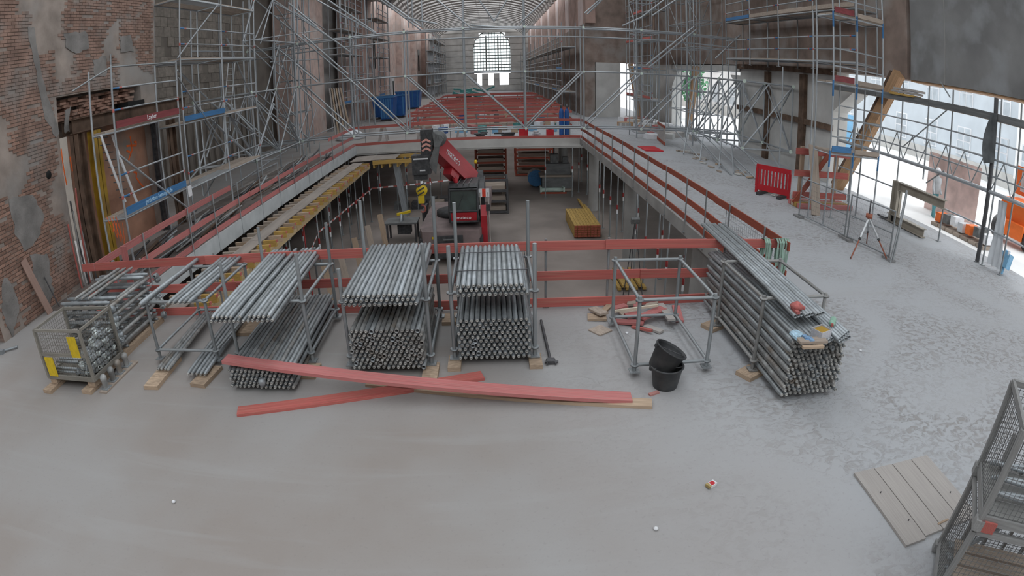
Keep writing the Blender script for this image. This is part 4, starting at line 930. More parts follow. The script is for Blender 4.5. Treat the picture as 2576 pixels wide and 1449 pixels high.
# ================================================================== SCAFFOLDS
def trace(t, name, lst, pl, val, r=.024, mat=None, n=6):
    """tubes whose ends were read off the photograph on a known plane"""
    f = {'x': onx, 'y': ony, 'z': onz}[pl]
    for (a, b, c, d) in lst: t.tube(name, f(a, b, val), f(c, d, val), r, mat or GALV, n)
def facade(t, x0, x1, ys, zs, ztop, zbase, rails=(.5, 1.0), toe=None, deck=True, r=.028, diag=(), mat=SCAF, back_rails=False, zpost0=None):
    """standards at every y on two rows, ledgers, decks and guard rails on every lift"""
    for y in ys:
        for x in (x0, x1):
            t.tube('standard', (x, y, zbase), (x, y, ztop), r, mat, 8); t.box('base_plate', (x, y, zbase+.01), (.15, .15, .02), mat)
        for z in zs: t.tube('transom', (x0, y, z), (x1, y, z), r*.9, mat, 6)
        for z in zs: t.tube('red_marker', (x0, y, z+.45), (x0, y, z+.53), r*1.15, RED, 8)
    for i, (ya, yb) in enumerate(zip(ys[:-1], ys[1:])):
        for k, z in enumerate(zs):
            if deck:
                w = abs(x1-x0); 
                for j in range(2): t.box('deck_board', ((x0*(3-2*j)+x1*(1+2*j))/4, (ya+yb)/2, z+.045), (w*.46, yb-ya-.06, .05), TIMG if (i+j+k) % 3 else ALU)
                for x in (x0, x1): t.tube('ledger', (x, ya, z), (x, yb, z), r*.9, mat, 6)
            for h in rails:
                g = t.tube('guard_tube', (x0, ya, z+h), (x0, yb, z+h), r*.85, mat, 6)
                t.tube('blue_end', (x0, ya+.02, z+h), (x0, ya+.28, z+h), r*.95, BLUE, 6, parent=g); t.tube('red_band', (x0, ya+.3, z+h), (x0, ya+.4, z+h), r*.95, RED, 6, parent=g)
            if toe and toe[k][i]: t.box('toe_board', (x0+.03*(1 if x0 > 0 else 1)*(-1 if x0 > 0 else 1), (ya+yb)/2, z+.16), (.028, yb-ya-.08, .17), toe[k][i])
    for (ya, za, yb, zb) in diag: t.tube('diagonal_brace', (x0+.03, ya, za), (x0+.03, yb, zb), r*.95, mat, 6)
# -------- near left scaffold in front of the brick doorway
t = Thing('facade_scaffold', 'galvanised facade scaffold with blue and maroon toe boards before the brick doorway', 'scaffold', (-8.7, 12.2, 0))
ysn = [10.68, 13.76]
facade(t, -8.36, -9.1, ysn, [1.45, 3.45], 5.0, 0, toe=[[BLUE], [BRED]], diag=[(10.75, 2.9, 13.9, .75)])
t.tube('guard_tube', (-8.36, 10.68, 4.95), (-8.36, 13.76, 4.95), .021, GALV); t.tube('guard_tube', (-8.36, 10.68, 4.95), (-9.1, 10.0, 4.6), .021, GALV)
t.tube('standard', (-8.36, 10.68, 4.9), (-8.36, 10.68, 5.25), .024, GALV, 8)
for tb in [o for o in t.o.children if o.name.startswith('toe_board')]:
    low = tb.location.z+t.L.z < 2.5
    Rt = Matrix(((0, 0, 1), (1, 0, 0), (0, 1, 0)))       # text facing +X, reading along +Y
    text('gerüstbau-bensogda.de' if low else 'Layher', .15 if low else .17, (-8.36+.03+.016, 12.25 if low else 12.3, (1.45 if low else 3.45)+.16), Rt, WHITE if not low else M('pale_blue_print', (.4,.6,.75), .6), tb, t)
t.box('white_notice', (-8.33, 13.9, 1.35), (.01, .22, .3), WHITE)
# ladder inside
L0, L1 = Vector((-8.9, 10.95, 3.3)), Vector((-8.6, 12.0, .6))
lad = Thing('ladder', 'white aluminium ladder leaning inside the facade scaffold before the brick doorway', 'ladder', L1)
for s in (-.18, .18):
    off = Vector((s, s*.3, 0)); lad.tube('stile', onx(254+s*80+14, 340, -8.75), onx(316+s*80+14, 508, -8.55), .034, WHITP, 8)
for k in range(9):
    u = (k+.4)/9; a = onx(240+62*u+2, 340+168*u, -8.75); b = onx(268+62*u, 337+168*u, -8.75); lad.tube('rung', a, b, .014, STEELD, 6)
# cable loop
mb = MB(); rr = random.Random(8); 
for k in range(4):
    p = onx(268+8*k, 545, -8.4); mb.path([p, p+Vector((.05, .05, -.25-.1*k)), p+Vector((0, .15, -.4-.12*k)), p+Vector((0, .22, -.2))], .008, 5)
tag(link('extension_cord', mb.mesh(ORAN)), 'orange cable looped over the lowest scaffold deck at the left', 'cable')
# steel portal in the doorway
t = Thing('steel_portal', 'rusty steel lintel beam on dark and ochre steel columns in the brick doorway', 'steel frame', (-10, 12, 0))
def ibeam(t, name, p, q, w, h, mat, up=(0,0,1), parent=None):
    R, ln = brot(p, q, up); mb = MB(); c = (Vector(p)+Vector(q))/2
    mb.box(c, (ln, .02, h), R)
    for s in (-1, 1): mb.box(c+R.col[2]*(s*(h/2-.012)), (ln, w, .024), R)
    return t.mb(name, mb, mat, parent)
ibeam(t, 'lintel_beam', (-9.86, 10.75, 3.82), (-9.86, 16.7, 3.82), .2, .36, RUST)
ibeam(t, 'lintel_beam', (-10.25, 10.75, 3.82), (-10.25, 16.7, 3.82), .2, .36, RUST)
ibeam(t, 'steel_column', (-9.9, 10.95, 0), (-9.9, 10.95, 3.62), .3, .3, RUST, (0, 1, 0)); ibeam(t, 'ochre_column', (-9.8, 11.55, 0), (-9.8, 11.55, 3.6), .3, .26, YELS, (1, 0, 0))
ibeam(t, 'steel_column', (-9.95, 15.8, 0), (-9.95, 15.8, 3.62), .22, .26, RUST, (0, 1, 0)); ibeam(t, 'steel_column', (-10.2, 15.2, 0), (-10.2, 15.2, 3.62), .2, .22, STEELD, (1, 0, 0))
# odd scaffold leftovers in the dark gap beside the pier
for k in range(7):
    y = 10.2+.12*k; tt = Thing('old_tube', 'rusty red tube leaning in the dark gap left of the steel columns', 'tube', (-10.4, y, 0), group='tubes in the dark gap'); tt.tube('tube', (-9.95+.03*(k % 3), y, 0), (-9.98+.06*(k % 2), y+.1*(k % 2), 1.6+.25*(k % 4)), .025, (RED, GALVD, STEELD)[k % 3])
# -------- scaffold in the recess behind, decks at 5.15 and 7.15
t = Thing('facade_scaffold', 'tall galvanised scaffold against the grey block wall of the left recess', 'scaffold', (-9.6, 19, 0))
facade(t, -9.2, -10.2, [15.42, 18.4, 21.4], [1.15, 3.15, 5.15, 7.1], 9.2, 0, toe=[[None, None], [BLUE, None], [None, None], [None, None]], rails=(.5, 1.0), diag=[(15.2, 5.2, 18.1, 7.1), (15.2, 4.6, 18.0, 2.2)])
t = Thing('ladder', 'long aluminium ladder standing against the block wall in the left recess', 'ladder', (-12.5, 20, 3)); 
for s in (0, .42): t.tube('stile', onx(575+s*40, 150, -11.5), onx(562+s*40, 330, -11.5), .03, ALU)
for k in range(12): u = (k+.5)/12; t.tube('rung', onx(575-13*u, 150+180*u, -11.5), onx(592-13*u, 150+180*u, -11.5), .014, ALU)
# -------- white and grey site tubes, pipe rolls and scrap along the left floor behind the rail
rr = random.Random(17)
for k in range(64):
    y = 10.5+rr.random()*17; x = -8.05-rr.random()*1.5; l = .8+rr.random()*1.6; a = rr.uniform(-.5, .5)
    tt = Thing('scrap_tube', 'grey tube or rail lying in the scrap strip behind the left guard rail', 'scrap', (x, y, 0), group='scrap behind the left guard rail')
    tt.tube('tube', (x, y, .05), (x+l*math.sin(a)*.4, y+l, .05+rr.random()*.35), rr.choice((.02, .03, .045)), rr.choice((GALVD, GALV, STEELD, RUST, STEELD)))
mb = MB(); mb.box((-9.0, 18.6, .006), (2.1, 19.5, .012)); tag(link('floor_shade_patch', mb.mesh(M('shade_and_dirt_brown', (.12,.10,.09), .9, 0, .25, 1.2, coord='World', rnd=0))), 'added dark patch of shade and dirt on the floor under the left scaffold and its scrap', 'floor patch')  # added flat box carrying the shade and dirt of the floor under the scaffold
# -------- the big lattice truss scaffold spanning the hall
NX = [-13.1, -10.1, -7.2, -4.36, -1.37, 1.71, 4.7, 7.74, 10.68, 13.2]
ZB, ZM, ZC, ZT = .8, 3.78, 5.62, 6.14
t = Thing('lattice_truss', 'lattice truss of galvanised tubes spanning the whole hall beyond the floor opening', 'truss', (0, 29.9, 0))
for Y in (29.5, 30.6):
    for z in (ZB, ZM, ZT):
        for a, b in zip(NX[:-1], NX[1:]): t.tube('chord_tube', (a, Y, z), (b, Y, z), .042, SCAF if z > 5 else SCAF, 6)
    for i, x in enumerate(NX): t.tube('vertical_tube', (x, Y, .0 if i in (0, 1, 8, 9) else ZB-.1), (x, Y, 9.5 if i in (1, 4, 5, 8) else 6.3), .042, SCAF, 6)
    for i in range(len(NX)-1):
        a, b = NX[i], NX[i+1]
        if i < 5: t.tube('diagonal_tube', (a, Y, ZM), (b, Y, ZB), .042, SCAF, 6)
        else: t.tube('diagonal_tube', (a, Y, ZB), (b, Y, ZM), .042, SCAF, 6)
for x in NX:
    for z in (ZB, ZM, ZT): t.tube('cross_tube', (x, 29.5, z), (x, 30.6, z), .024, SCAF, 6); t.tube('node_bolt', (x, 29.42, z), (x, 29.46, z), .07, FUR, 8)
for a, b in zip(NX[:-1], NX[1:]): t.tube('chord_tube', (a, 29.4, ZC), (b, 29.4, ZC), .036, SCAF, 6)
# raking tubes above the truss, up to the working platform overhead
up_l = [(958,0,1061,77), (968,0,1058,66), (1100,0,1184,70), (1205,0,1243,53), (1275,0,1243,53), (1371,0,1309,57), (642,0,905,222), (688,0,833,97), (725,7,797,67), (797,0,948,86), (825,0,945,82), (686,111,799,207), (760,86,876,187), (740,30,880,130),
        (1471,33,1508,0), (1477,36,1514,0), (1565,65,1613,44), (1613,44,1670,0), (1625,164,1746,67), (1632,170,1752,74), (1800,147,1862,88), (1640,40,1700,0)]
trace(t, 'raking_tube', up_l, 'y', 29.3, .042, SCAF)
trace(t, 'raking_tube', [(1184,64,1245,68), (1018,45,1100,60)], 'y', 29.0, .045, GALVB)
trace(t, 'suspended_tube', [(x, 0, x+3, 70) for x in (853, 868, 893, 917, 1025, 1036, 1060)], 'y', 31.5, .036, SCAF)
# -------- side trusses running towards the camera, left and right
for nm, lab, xs_ in (('lattice_truss', 'left side lattice truss standing in the wall recess with pale bolt heads', (-10.1, -13.1)), ('lattice_truss', 'right side lattice truss with a square end frame before the concrete pier', (10.68, 13.2))):
    t = Thing(nm, lab, 'truss', (xs_[0], 26, 0)); YS = [23.0, 25.95, 28.95]; tall = xs_[0] < 0
    for x in xs_:
        for z in (ZB, ZM, ZT): 
            if z == ZT and x > 0: continue
            for a, b in zip(YS[:-1], YS[1:]): t.tube('chord_tube', (x, a, z), (x, b, z), .042, SCAF, 6)
        for y in YS: t.tube('vertical_tube', (x, y, .0 if tall else ZB-.05), (x, y, 9.0 if tall else ZM+.05), .042, SCAF, 8)
        for a, b in zip(YS[:-1], YS[1:]): t.tube('diagonal_tube', (x, a, ZM), (x, b, ZB), .04, SCAF, 6); t.tube('diagonal_tube', (x, a, ZB), (x, b, ZM), .04, SCAF, 6)
    for y in YS:
        for z in (ZB, ZM): t.tube('cross_tube', (xs_[0], y, z), (xs_[1], y, z), .042, SCAF, 8)
        xm = (xs_[0]+xs_[1])/2
        t.tube('vertical_tube', (xm, y, ZB), (xm, y, ZM), .022, SCAF, 6)
        t.tube('diagonal_tube', (xs_[0], y, ZB), (xs_[1], y, ZM), .04, SCAF, 6)
        t.tube('diagonal_tube', (xm, y, ZM), (xs_[0], y, 2.1), .036, SCAF, 6)
        t.tube('diagonal_tube', (xm, y, ZM), (xs_[1], y, ZB), .036, SCAF, 6)
        for x in xs_:
            for z in (ZB, ZM): t.tube('node_bolt', (x-.02, y-.085, z), (x+.02, y-.04, z), .09, FUR, 8)
    if tall:
        t.tube('chord_tube', (-13.1, 23, ZM), (-10.1, 23, ZM), .035, GALVB, 8)
        trace(t, 'lattice_tube', [(*C4(*a), *C4(*b)) for a, b in (((1075,10),(1690,590)), ((1340,0),(1130,640)), ((1370,10),(1635,455)), ((1250,0),(1930,480)), ((1870,0),(1700,580)), ((1670,0),(1910,460)), ((1930,0),(2130,395)), ((2300,50),(2220,350)), ((2100,0),(2110,360)), ((1390,560),(1180,930)), ((1110,670),(1010,790)), ((2130,395),(1440,850)), ((1130,650),(1700,585)), ((1140,660),(1920,560)), ((2220,355),(2480,240)), ((1420,660),(1930,470)), ((1660,720),(1910,600)), ((1080,10),(1170,930)), ((1380,0),(1400,780)))], 'x', -10.15, .032, SCAF)
        H5 = lambda a, b: (380+a/5.843, b/5.843)
        trace(t, 'lattice_tube', [(*H5(*a), *H5(*b)) for a, b in (((1360,620),(2060,1260)), ((1510,650),(2470,1449)), ((1800,640),(2470,1180)), ((1480,0),(1380,600)), ((1780,0),(1530,560)), ((1870,250),(2000,560)), ((2010,680),(1830,1330)), ((2190,660),(2110,1200)), ((390,1030),(830,1449)), ((1350,600),(1380,1360)), ((1510,640),(1550,1340)), ((1790,640),(1810,1330)), ((2080,500),(2130,1280)), ((2440,560),(2480,1200)), ((1360,610),(2470,450)), ((1790,650),(2490,560)), ((1790,30),(2450,400)), ((2020,60),(2560,440)), ((1760,910),(2500,870)), ((1880,660),(1890,1250)))], 'x', -10.2, .032, SCAF)
        trace(t, 'raking_tube', [(611,105,640,0), (655,110,686,0), (665,250,700,120), (700,120,735,240), (520,395,560,262), (565,395,585,262), (645,405,560,265), (640,400,690,262), (750,355,690,262), (750,350,780,260), (570,95,640,260), (690,10,760,110)], 'x', -10.1, .036, SCAF)
    else:
        for (a, b, c, d) in [(1737,328,1840,440), (1760,330,1880,445), (1790,345,1908,455), (1700,330,1760,398), (1860,372,1985,475), (1866,372,1962,490), (1740,335,1815,420), (1930,365,1985,470)]:
            t.tube('raking_tube', onz(a, b, .8), onz(c, d, .03), .036, SCAF, 6)
        for (a, b, c, d) in [(10.6, 29.0, 3.7, 8.9), (10.6, 27.0, 3.7, 9.0), (10.65, 25.2, 3.2, 9.2), (10.65, 24.1, .8, 9.4)]:
            t.tube('raking_tube', (a, b, c), (d, b-3.2, .05), .036, SCAF, 6)
# -------- right hand scaffold tower near the barrier
t = Thing('scaffold_tower', 'tall galvanised scaffold tower with maroon and blue toe boards right of the red barrier', 'scaffold', (10, 13.8, 0))
TX = [9.06, 9.92, 10.92]
for x in TX:
    for y in (13.45, 14.35):
        t.tube('standard', (x, y, .0), (x, y, 7.6), .026, SCAF, 8); t.box('base_plate', (x, y, .01), (.15, .15, .02), SCAF)
for z, cl_ in ((2.03, BLUE), (4.0, BRED), (5.95, BRED)):
    for y in (13.45, 14.35):
        for a, b in zip(TX[:-1], TX[1:]): t.tube('ledger', (a, y, z), (b, y, z), .024, SCAF, 6)
    for x in TX: t.tube('transom', (x, 13.45, z), (x, 14.35, z), .024, SCAF, 6)
    for j in range(2): t.box('deck_board', (9.99, 13.68+.44*j, z+.05), (1.8, .42, .05), TIMG)
    t.box('toe_board', (9.45, 13.42, z+.16), (.7, .025, .17), cl_); t.box('toe_board', (10.42, 13.42, z+.13), (.95, .025, .13), TIMG)
    for h in (.5, 1.0):
        for a, b in zip(TX[:-1], TX[1:]): t.tube('guard_tube', (a, 13.45, z+h), (b, 13.45, z+h), .021, SCAF, 6)
    for x in TX: t.tube('blue_collar', (x, 13.45, z-.35), (x, 13.45, z+.1), .029, BLUE, 8)
# -------- scaffold on the right wall further back
t = Thing('facade_scaffold', 'galvanised scaffold with blue toe board high on the brown right hand wall', 'scaffold', (12, 24, 0))
facade(t, 12.2, 13.2, [16.6, 19.6, 22.6, 25.6, 28.6], [4.9, 6.9, 8.9], 11, 4.6, toe=[[None]*4, [TIMG, TIMG, TIMG, BLUE], [None]*4], r=.036)
for y in (16.6, 19.6, 22.2): t.tube('standard', (12.2, y, 0), (12.2, y, 4.6), .034, SCAF, 8)
t = Thing('facade_scaffold', 'scaffold bays with red toe boards before the far concrete pier on the right', 'scaffold', (11.5, 40, 0))
facade(t, 10.6, 11.6, [37.5, 40.0, 42.5, 45.0], [2.0, 4.1, 6.2, 8.3], 10, 0, r=.04, toe=[[RED, None, RED], [RED, BLUE, None], [RED, None, RED], [None, RED, None]])
# -------- dense birdcage scaffolds, right and left of the truss
def birdcage(label, xs_, ys_, zs_, r, mat=SCAF, diag=True):
    t = Thing('birdcage_scaffold', label, 'scaffold', (xs_[0], ys_[0], 0))
    for x in xs_:
        for y in ys_: t.tube('standard', (x, y, 0), (x, y, zs_[-1]+.6), r, mat, 6)
    for z in zs_:
        for x in xs_: t.tube('ledger', (x, ys_[0], z), (x, ys_[-1], z), r*.85, mat, 6)
        for y in ys_: t.tube('transom', (xs_[0], y, z), (xs_[-1], y, z), r*.85, mat, 6)
    if diag:
        for i, (a, b) in enumerate(zip(ys_[:-1], ys_[1:])):
            for j, (c, d) in enumerate(zip(zs_[:-1], zs_[1:])):
                if (i+j) % 2: t.tube('diagonal_brace', (xs_[0], a, c), (xs_[0], b, d), r*.8, mat, 6)
                else: t.tube('diagonal_brace', (xs_[-1], b, c), (xs_[-1], a, d), r*.8, mat, 6)
    return t
birdcage('dense birdcage scaffold in the middle right hand opening beyond the truss', [11.6, 12.5, 13.2], [31.5, 33.4, 35.3, 37.0], [.3, 1.6, 2.9, 4.2, 5.6, 7.2, 8.8], .032)
birdcage('tall birdcage scaffold tower on the far side of the truss at right', [8.2, 9.5], [32.2, 34.0], [.3, 2.2, 4.2, 6.2, 8.2, 10.2], .036)
birdcage('birdcage scaffold between the left truss and the pink brick pier', [-12.3, -11.2], [31.6, 33.6, 35.0], [.3, 2.2, 4.2, 6.2, 8.2, 10.2], .036)
birdcage('small birdcage scaffold by the far left wall beyond the truss', [-9.6, -8.6], [40.0, 42.0], [.3, 2.2, 4.2, 6.2, 8.2], .036)
# -------- far scaffolds left
t = Thing('facade_scaffold', 'scaffold tower standing between the pink brick pier and the far left wall', 'scaffold', (-11.6, 46, 0))
facade(t, -11.2, -12.2, [43.0, 45.5, 48.0, 50.5], [2, 4, 6, 8, 10], 12.2, 0, r=.045, toe=[[BLUE, None, None]]+[[None]*3]*4)
t = Thing('facade_scaffold', 'scaffold bays before the far left pink brick wall with slit windows', 'scaffold', (-11.4, 58, 0))
facade(t, -10.9, -11.9, [56, 59, 62], [2, 4, 6, 8, 10], 12.2, 0, r=.05, toe=[[BLUE, None]]+[[None]*2]*4)
SHEET = M('pale_scaffold_sheeting', (.40,.43,.46), .8, 0, .1, .8, coord='World', rnd=0)
t = Thing('facade_scaffold', 'dense pale scaffold wall covering the far left side up to the end window', 'scaffold', (-8, 105, 0))
facade(t, -9.2, -10.4, [94, 99, 104, 109, 114, 119], [2, 4, 6, 8, 10], 11.2, 0, r=.06, toe=[[None]*5]*5)
for i, ya in enumerate((94, 99, 104, 109, 114)):
    for z in range(5):
        if (i*3+z) % 5 != 4: t.box('sheet_panel', (-10.2, ya+2.5, 1.1+2*z), (.04, 4.7, 1.5), SHEET)
t = Thing('facade_scaffold', 'long pale scaffold along the far right wall under the lancets', 'scaffold', (6.6, 75, 0))
facade(t, 6.0, 7.2, [49.5, 53.5, 57.5, 62, 67, 73, 80, 88, 97, 107, 118], [2, 4, 6], 8.2, 0, r=.045, toe=[[None, BLUE, None, None, None, BLUE]+[None]*4, [BLUE]+[None]*9, [None]*10])
# ================================================================== RIGHT SIDE
# red plastic road barrier
t = Thing('road_barrier', 'red plastic slotted barrier standing on the floor by the scaffold', 'barrier', (9.25, 17.3, 0))
p, q = onz(1900, 484), onz(1984, 503); d = (q-p); ln = d.length; d.normalize(); R = Matrix((d, Vector((-d.y, d.x, 0)), Vector((0,0,1)))).transposed()
mb = MB()
for z, h in ((.92, .16), (.22, .2)): mb.box((p+q)/2+Vector((0, 0, z)), (ln, .07, h), R)
for k in range(11): mb.box(p+d*(ln*(k+.05)/10.1)+Vector((0, 0, .56)), (ln*.05, .06, .6), R)
mb.box(p+d*.03+Vector((0, 0, .5)), (.08, .08, .95), R); mb.box(q-d*.03+Vector((0, 0, .5)), (.08, .08, .95), R); t.mb('barrier_body', mb, REDF)
for s in (.2, .8): t.box('foot', p+d*(ln*s)+Vector((0, 0, .05)), (.14, .7, .1), BPLAS, R)
# site fence panels lying along the scaffold base
def fence(label, a, b, h, mat=GALV, feet=True, n=24):
    a = Vector(a); b = Vector(b); t = Thing('fence_panel', label, 'fence', (a+b)/2); d = b-a
    for p in (a, b): t.tube('post', p, p+Vector((0, 0, h)), .021, mat)
    for z in (.1, h-.02, h*.55): t.tube('rail', a+Vector((0, 0, z)), b+Vector((0, 0, z)), .018, mat)
    mb = MB()
    for k in range(1, n*2): mb.tube(a+d*(k/(n*2))+Vector((0, 0, .1)), a+d*(k/(n*2))+Vector((0, 0, h)), .002, 3, caps=False)
    for k in range(1, 8): mb.tube(a+Vector((0, 0, .1+(h-.1)*k/8)), b+Vector((0, 0, .1+(h-.1)*k/8)), .002, 3, caps=False)
    t.mb('wire_infill', mb, MESHM)
    if feet:
        for p in (a, b): t.box('foot_block', p+Vector((0, 0, .03)), (.16, .42, .06), M('grey_rubber_foot', (.22,.22,.22), .8))
    return t
fence('low wire mesh fence panel beside the tripod, left bay', (8.7, 14.3, 0), (9.0, 12.2, 0), 1.18); fence('low wire mesh fence panel beside the tripod, right bay', (9.02, 12.1, 0), (9.3, 10.5, 0), 1.22)
t = Thing('leaning_tube', 'pair of tubes leaning at the right end of the mesh fence panel', 'tube', (9.3, 10.4, 0)); t.tube('tube', (9.2, 10.3, 0), (9.68, 10.6, 1.72), .024); t.tube('tube', (9.32, 10.35, 0), (9.75, 10.65, 1.7), .024)
# tripod
t = Thing('tripod', 'surveying tripod with red-tipped legs on the dusty floor', 'tripod', (8.75, 10.75, 0)); tp = ony(2186, 548, 10.85)
for (x, y) in ((2139, 652), (2232, 655), (2180, 612)):
    f = onz(x, y); m_ = tp+(f-tp)*.5; l = t.tube('leg', tp, m_, .028, ALU); l2 = t.tube('leg', m_, f, .018, M('red_brown_paint', (.3,.1,.06), .6)); t.tube('leg_clamp', m_+(f-tp)*-.02, m_+(f-tp)*.03, .034, BPLAS); t.tube('spike', f+Vector((0, 0, .06)), f, .012, STEELD)
t.tube('head', tp, tp+Vector((0, 0, .1)), .09, M('red_brown_paint', (.3,.1,.06), .6), 12); t.tube('centre_column', tp, tp+Vector((0, 0, .42)), .02, STEELD)
# beige steel portal piece lying on its side
t = Thing('steel_frame_piece', 'beige U-shaped steel beam frame standing on the floor by the opening', 'steel frame', (12.3, 13.2, 0))
ibeam(t, 'lower_beam', (12.3, 14.25, .16), (12.3, 12.35, .16), .2, .26, IBEAM); ibeam(t, 'upper_beam', (12.3, 13.9, 1.22), (12.3, 11.6, 1.22), .2, .26, IBEAM); ibeam(t, 'upright_beam', (12.3, 13.95, .05), (12.3, 13.95, 1.35), .24, .3, IBEAM, (0, 1, 0)); t.box('end_plate', (12.3, 14.5, .08), (.25, .45, .05), STEELD)
# timber raking shores in the openings
def shore(label, a, b, w, h, mat=ORT):
    t = Thing('raking_shore', label, 'timber shore', Vector(b)); t.board('timber', a, b, w, h, mat, (1, 0, 0)); t.board('side_plank', Vector(a)+Vector((-.02, .3, 0)), Vector(b)+Vector((-.02, .3, 0)), w*.7, h*.6, RUST, (1, 0, 0)); return t
shore('thick orange-brown raking timber shore under the concrete lintel', onx(2262, 186, 13.3), (13.3, 18.9, .1), .42, .3)
shore('orange timber shore seen in the arched opening behind the truss', (13.2, 36.0, 4.5), (13.2, 37.4, .1), .35, .35); shore('orange timber shore in the farthest right hand opening', (11.4, 47.0, 4.6), (11.8, 45.6, .1), .35, .35)
# red trestle with timbers
t = Thing('timber_trestle', 'red and raw timber trestle stack behind the mesh fence', 'trestle', (10.4, 15.8, 0))
for x in (9.6, 10.3, 11.0): t.board('upright_timber', (x, 15.9, 0), (x, 15.9, 1.9), .12, .12, TIMB, (0, 1, 0))
for z in (1.75, 1.05, .35): t.board('cross_timber', (9.3, 15.8, z), (11.5, 15.8, z), .06, .2, RED)
t.board('brace', (9.3, 15.7, .1), (10.6, 15.7, 1.8), .06, .16, REDB); t.board('brace', (9.75, 15.6, 1.95), (10.1, 15.4, .05), .3, .06, TIMG)
for k in range(4): t.box('base_timber', (10.4, 15.4+.2*k, .08), (2.2, .16, .14), (REDP, YEL, TIMB, REDP)[k])
t = Thing('plank', 'wide grey plank leaning on the red trestle', 'plank', onz(2052, 542)); t.board('board', onz(2052, 542), (9.75, 15.5, 2.0), .32, .06, TIMG, (0, 1, 0))
# red sheet and a standing board farther along
t = Thing('red_sheet', 'red sheet lying flat on the floor by the right rail', 'sheet', onz(1640, 374)); t.box('sheet', onz(1636, 374, .03), (.9, 1.6, .05), REDF)
t = Thing('site_sign', 'pale striped board standing on edge behind the red sheet', 'board', (9.1, 30, 0)); t.board('panel', (9.3, 31.6, .55), (8.9, 28.9, .55), .05, 1.0, TIMP); t.board('red_edge', (9.28, 31.6, .12), (8.88, 28.9, .12), .06, .16, REDB); t.board('red_edge', (9.28, 31.6, 1.0), (8.88, 28.9, 1.0), .06, .12, REDB)
# rubble along the right scaffold feet
rr = random.Random(77)
for k in range(40):
    u = rr.random(); x = 8.9+1.2*rr.random(); y = 16+11*u; s = rr.uniform(.12, .5)
    o = link('rubble_board', unit_box(rr.choice((TIMG, TIMP, TIMB, CONCL))), None, (x, y, .03+.02*rr.random())); o.scale = (s, .12, .05); o.rotation_euler = (0, rr.uniform(-.05, .05), rr.uniform(0, 3)); tag(o, 'scrap piece in the rubble strip below the right hand truss', 'scrap', 'rubble strip under the right truss')
# things hung outside the big opening: posts, lattice girder, decks
t = Thing('opening_scaffold', 'scaffold wall with lattice girder closing the big right hand opening', 'scaffold', (12.84, 11, 0))
for y in (14.64, 13.29, 12.15, 10.3, 10.08, 9.3, 7.6, 17.5): t.tube('standard', (12.84, y, 0 if y not in (13.29,) else 1.6), (12.84, y, 4.5), .028 if y != 10.3 else .07, GALV if y != 10.3 else STEELD, 8); t.box('base_plate', (12.84, y, .01), (.15, .15, .02), GALV)
for z, r, m_ in ((1.98, .06, SCAF), (2.85, .03, SCAF), (1.0, .026, SCAF), (2.4, .024, SCAF), (3.3, .024, SCAF)):
    for a, b in ((18.5, 14.6), (14.6, 11.0), (11.0, 6.4)): t.tube('chord_tube', (12.84, a, z), (12.84, b, z), r, m_, 8)
y = 17.8; k = 0
while y > 6.6: t.tube('lattice_tube', (12.84, y, 2.0), (12.84, y-.42, 2.83), .018, GALV, 6); t.tube('lattice_tube', (12.84, y-.42, 2.83), (12.84, y-.84, 2.0), .018, GALV, 6); y -= .84
for a, b in ((19.0, 16.1), (16.1, 13.2), (13.2, 10.3), (10.3, 7.3)):
    t.box('deck_board', (13.0, (a+b)/2, 3.9), (.5, a-b-.04, .06), TIMG); t.box('toe_board', (12.76, (a+b)/2, 3.98), (.03, a-b-.04, .2), GREYM)
t.tube('diagonal_brace', onx(2270, 370, 12.84), onx(2390, 270, 12.84), .022, GALV); t.tube('diagonal_brace', onx(2365, 205, 12.84), onx(2390, 245, 12.84), .022, GALV); t.tube('diagonal_brace', onx(2330, 460, 12.84), onx(2375, 430, 12.84), .022, GALV)
for k in range(3): t.box('stacked_plank', (12.9, 14.6-.1*k, 4.08+.09*k), (.4, 1.3, .07), YEL if k == 0 else TIMP)
# dark tarp on the post, milky sheets in the lower opening
def sheet(name, label, P, mat, th=.012):
    """hanging sheet from a grid of world points (rows)"""
    v = []; f = []; R_, C_ = len(P), len(P[0])
    for o in (0, th):
        for row in P:
            for p in row: v.append((p[0]+o, p[1], p[2]))
    N_ = R_*C_
    for i in range(R_-1):
        for j in range(C_-1):
            a = i*C_+j; f.append((a, a+1, a+C_+1, a+C_)); f.append((N_+a, N_+a+C_, N_+a+C_+1, N_+a+1))
    me = mesh_from(v, f, mat, name)
    for pl in me.polygons: pl.use_smooth = True
    return tag(link(name, me), label, 'sheet')
TARP = M('grey_green_tarp', (.13,.14,.145), .8, 0, .2, 3)
P = []
for i in range(8):
    u = i/7; row = []
    for j in range(5):
        w_ = j/4; a = onx(2508-8*u+(-14*w_)*(1+1.3*math.sin(u*2.4)), 285+125*u, 12.7-.05*math.sin(j*2+u*5)); row.append(a)
    P.append(row)
sheet('hanging_tarp', 'dark grey tarp bunched up against the thick post in the big opening', P, TARP)
P = [[(12.95+.06*math.sin(j*1.9+i*.7), 9.95-.07*j*(.6+.4*u_), 1.85-1.75*u_) for j in range(9)] for i, u_ in enumerate([k/7 for k in range(8)])]
sheet('hanging_sheet', 'milky plastic sheet hanging in the right hand opening near the blue can', P, FOIL)
P = [[(16.2+.1*math.sin(j*2.1), 16.5-.42*j, 2.2-2.2*u_) for j in range(8)] for u_ in [k/5 for k in range(6)]]
sheet('hanging_sheet', 'pale pink sheeting round a stack outside the right hand opening', P, M('pinkish_sheet', (.74,.56,.52), .7, 0, .15, 1.5))
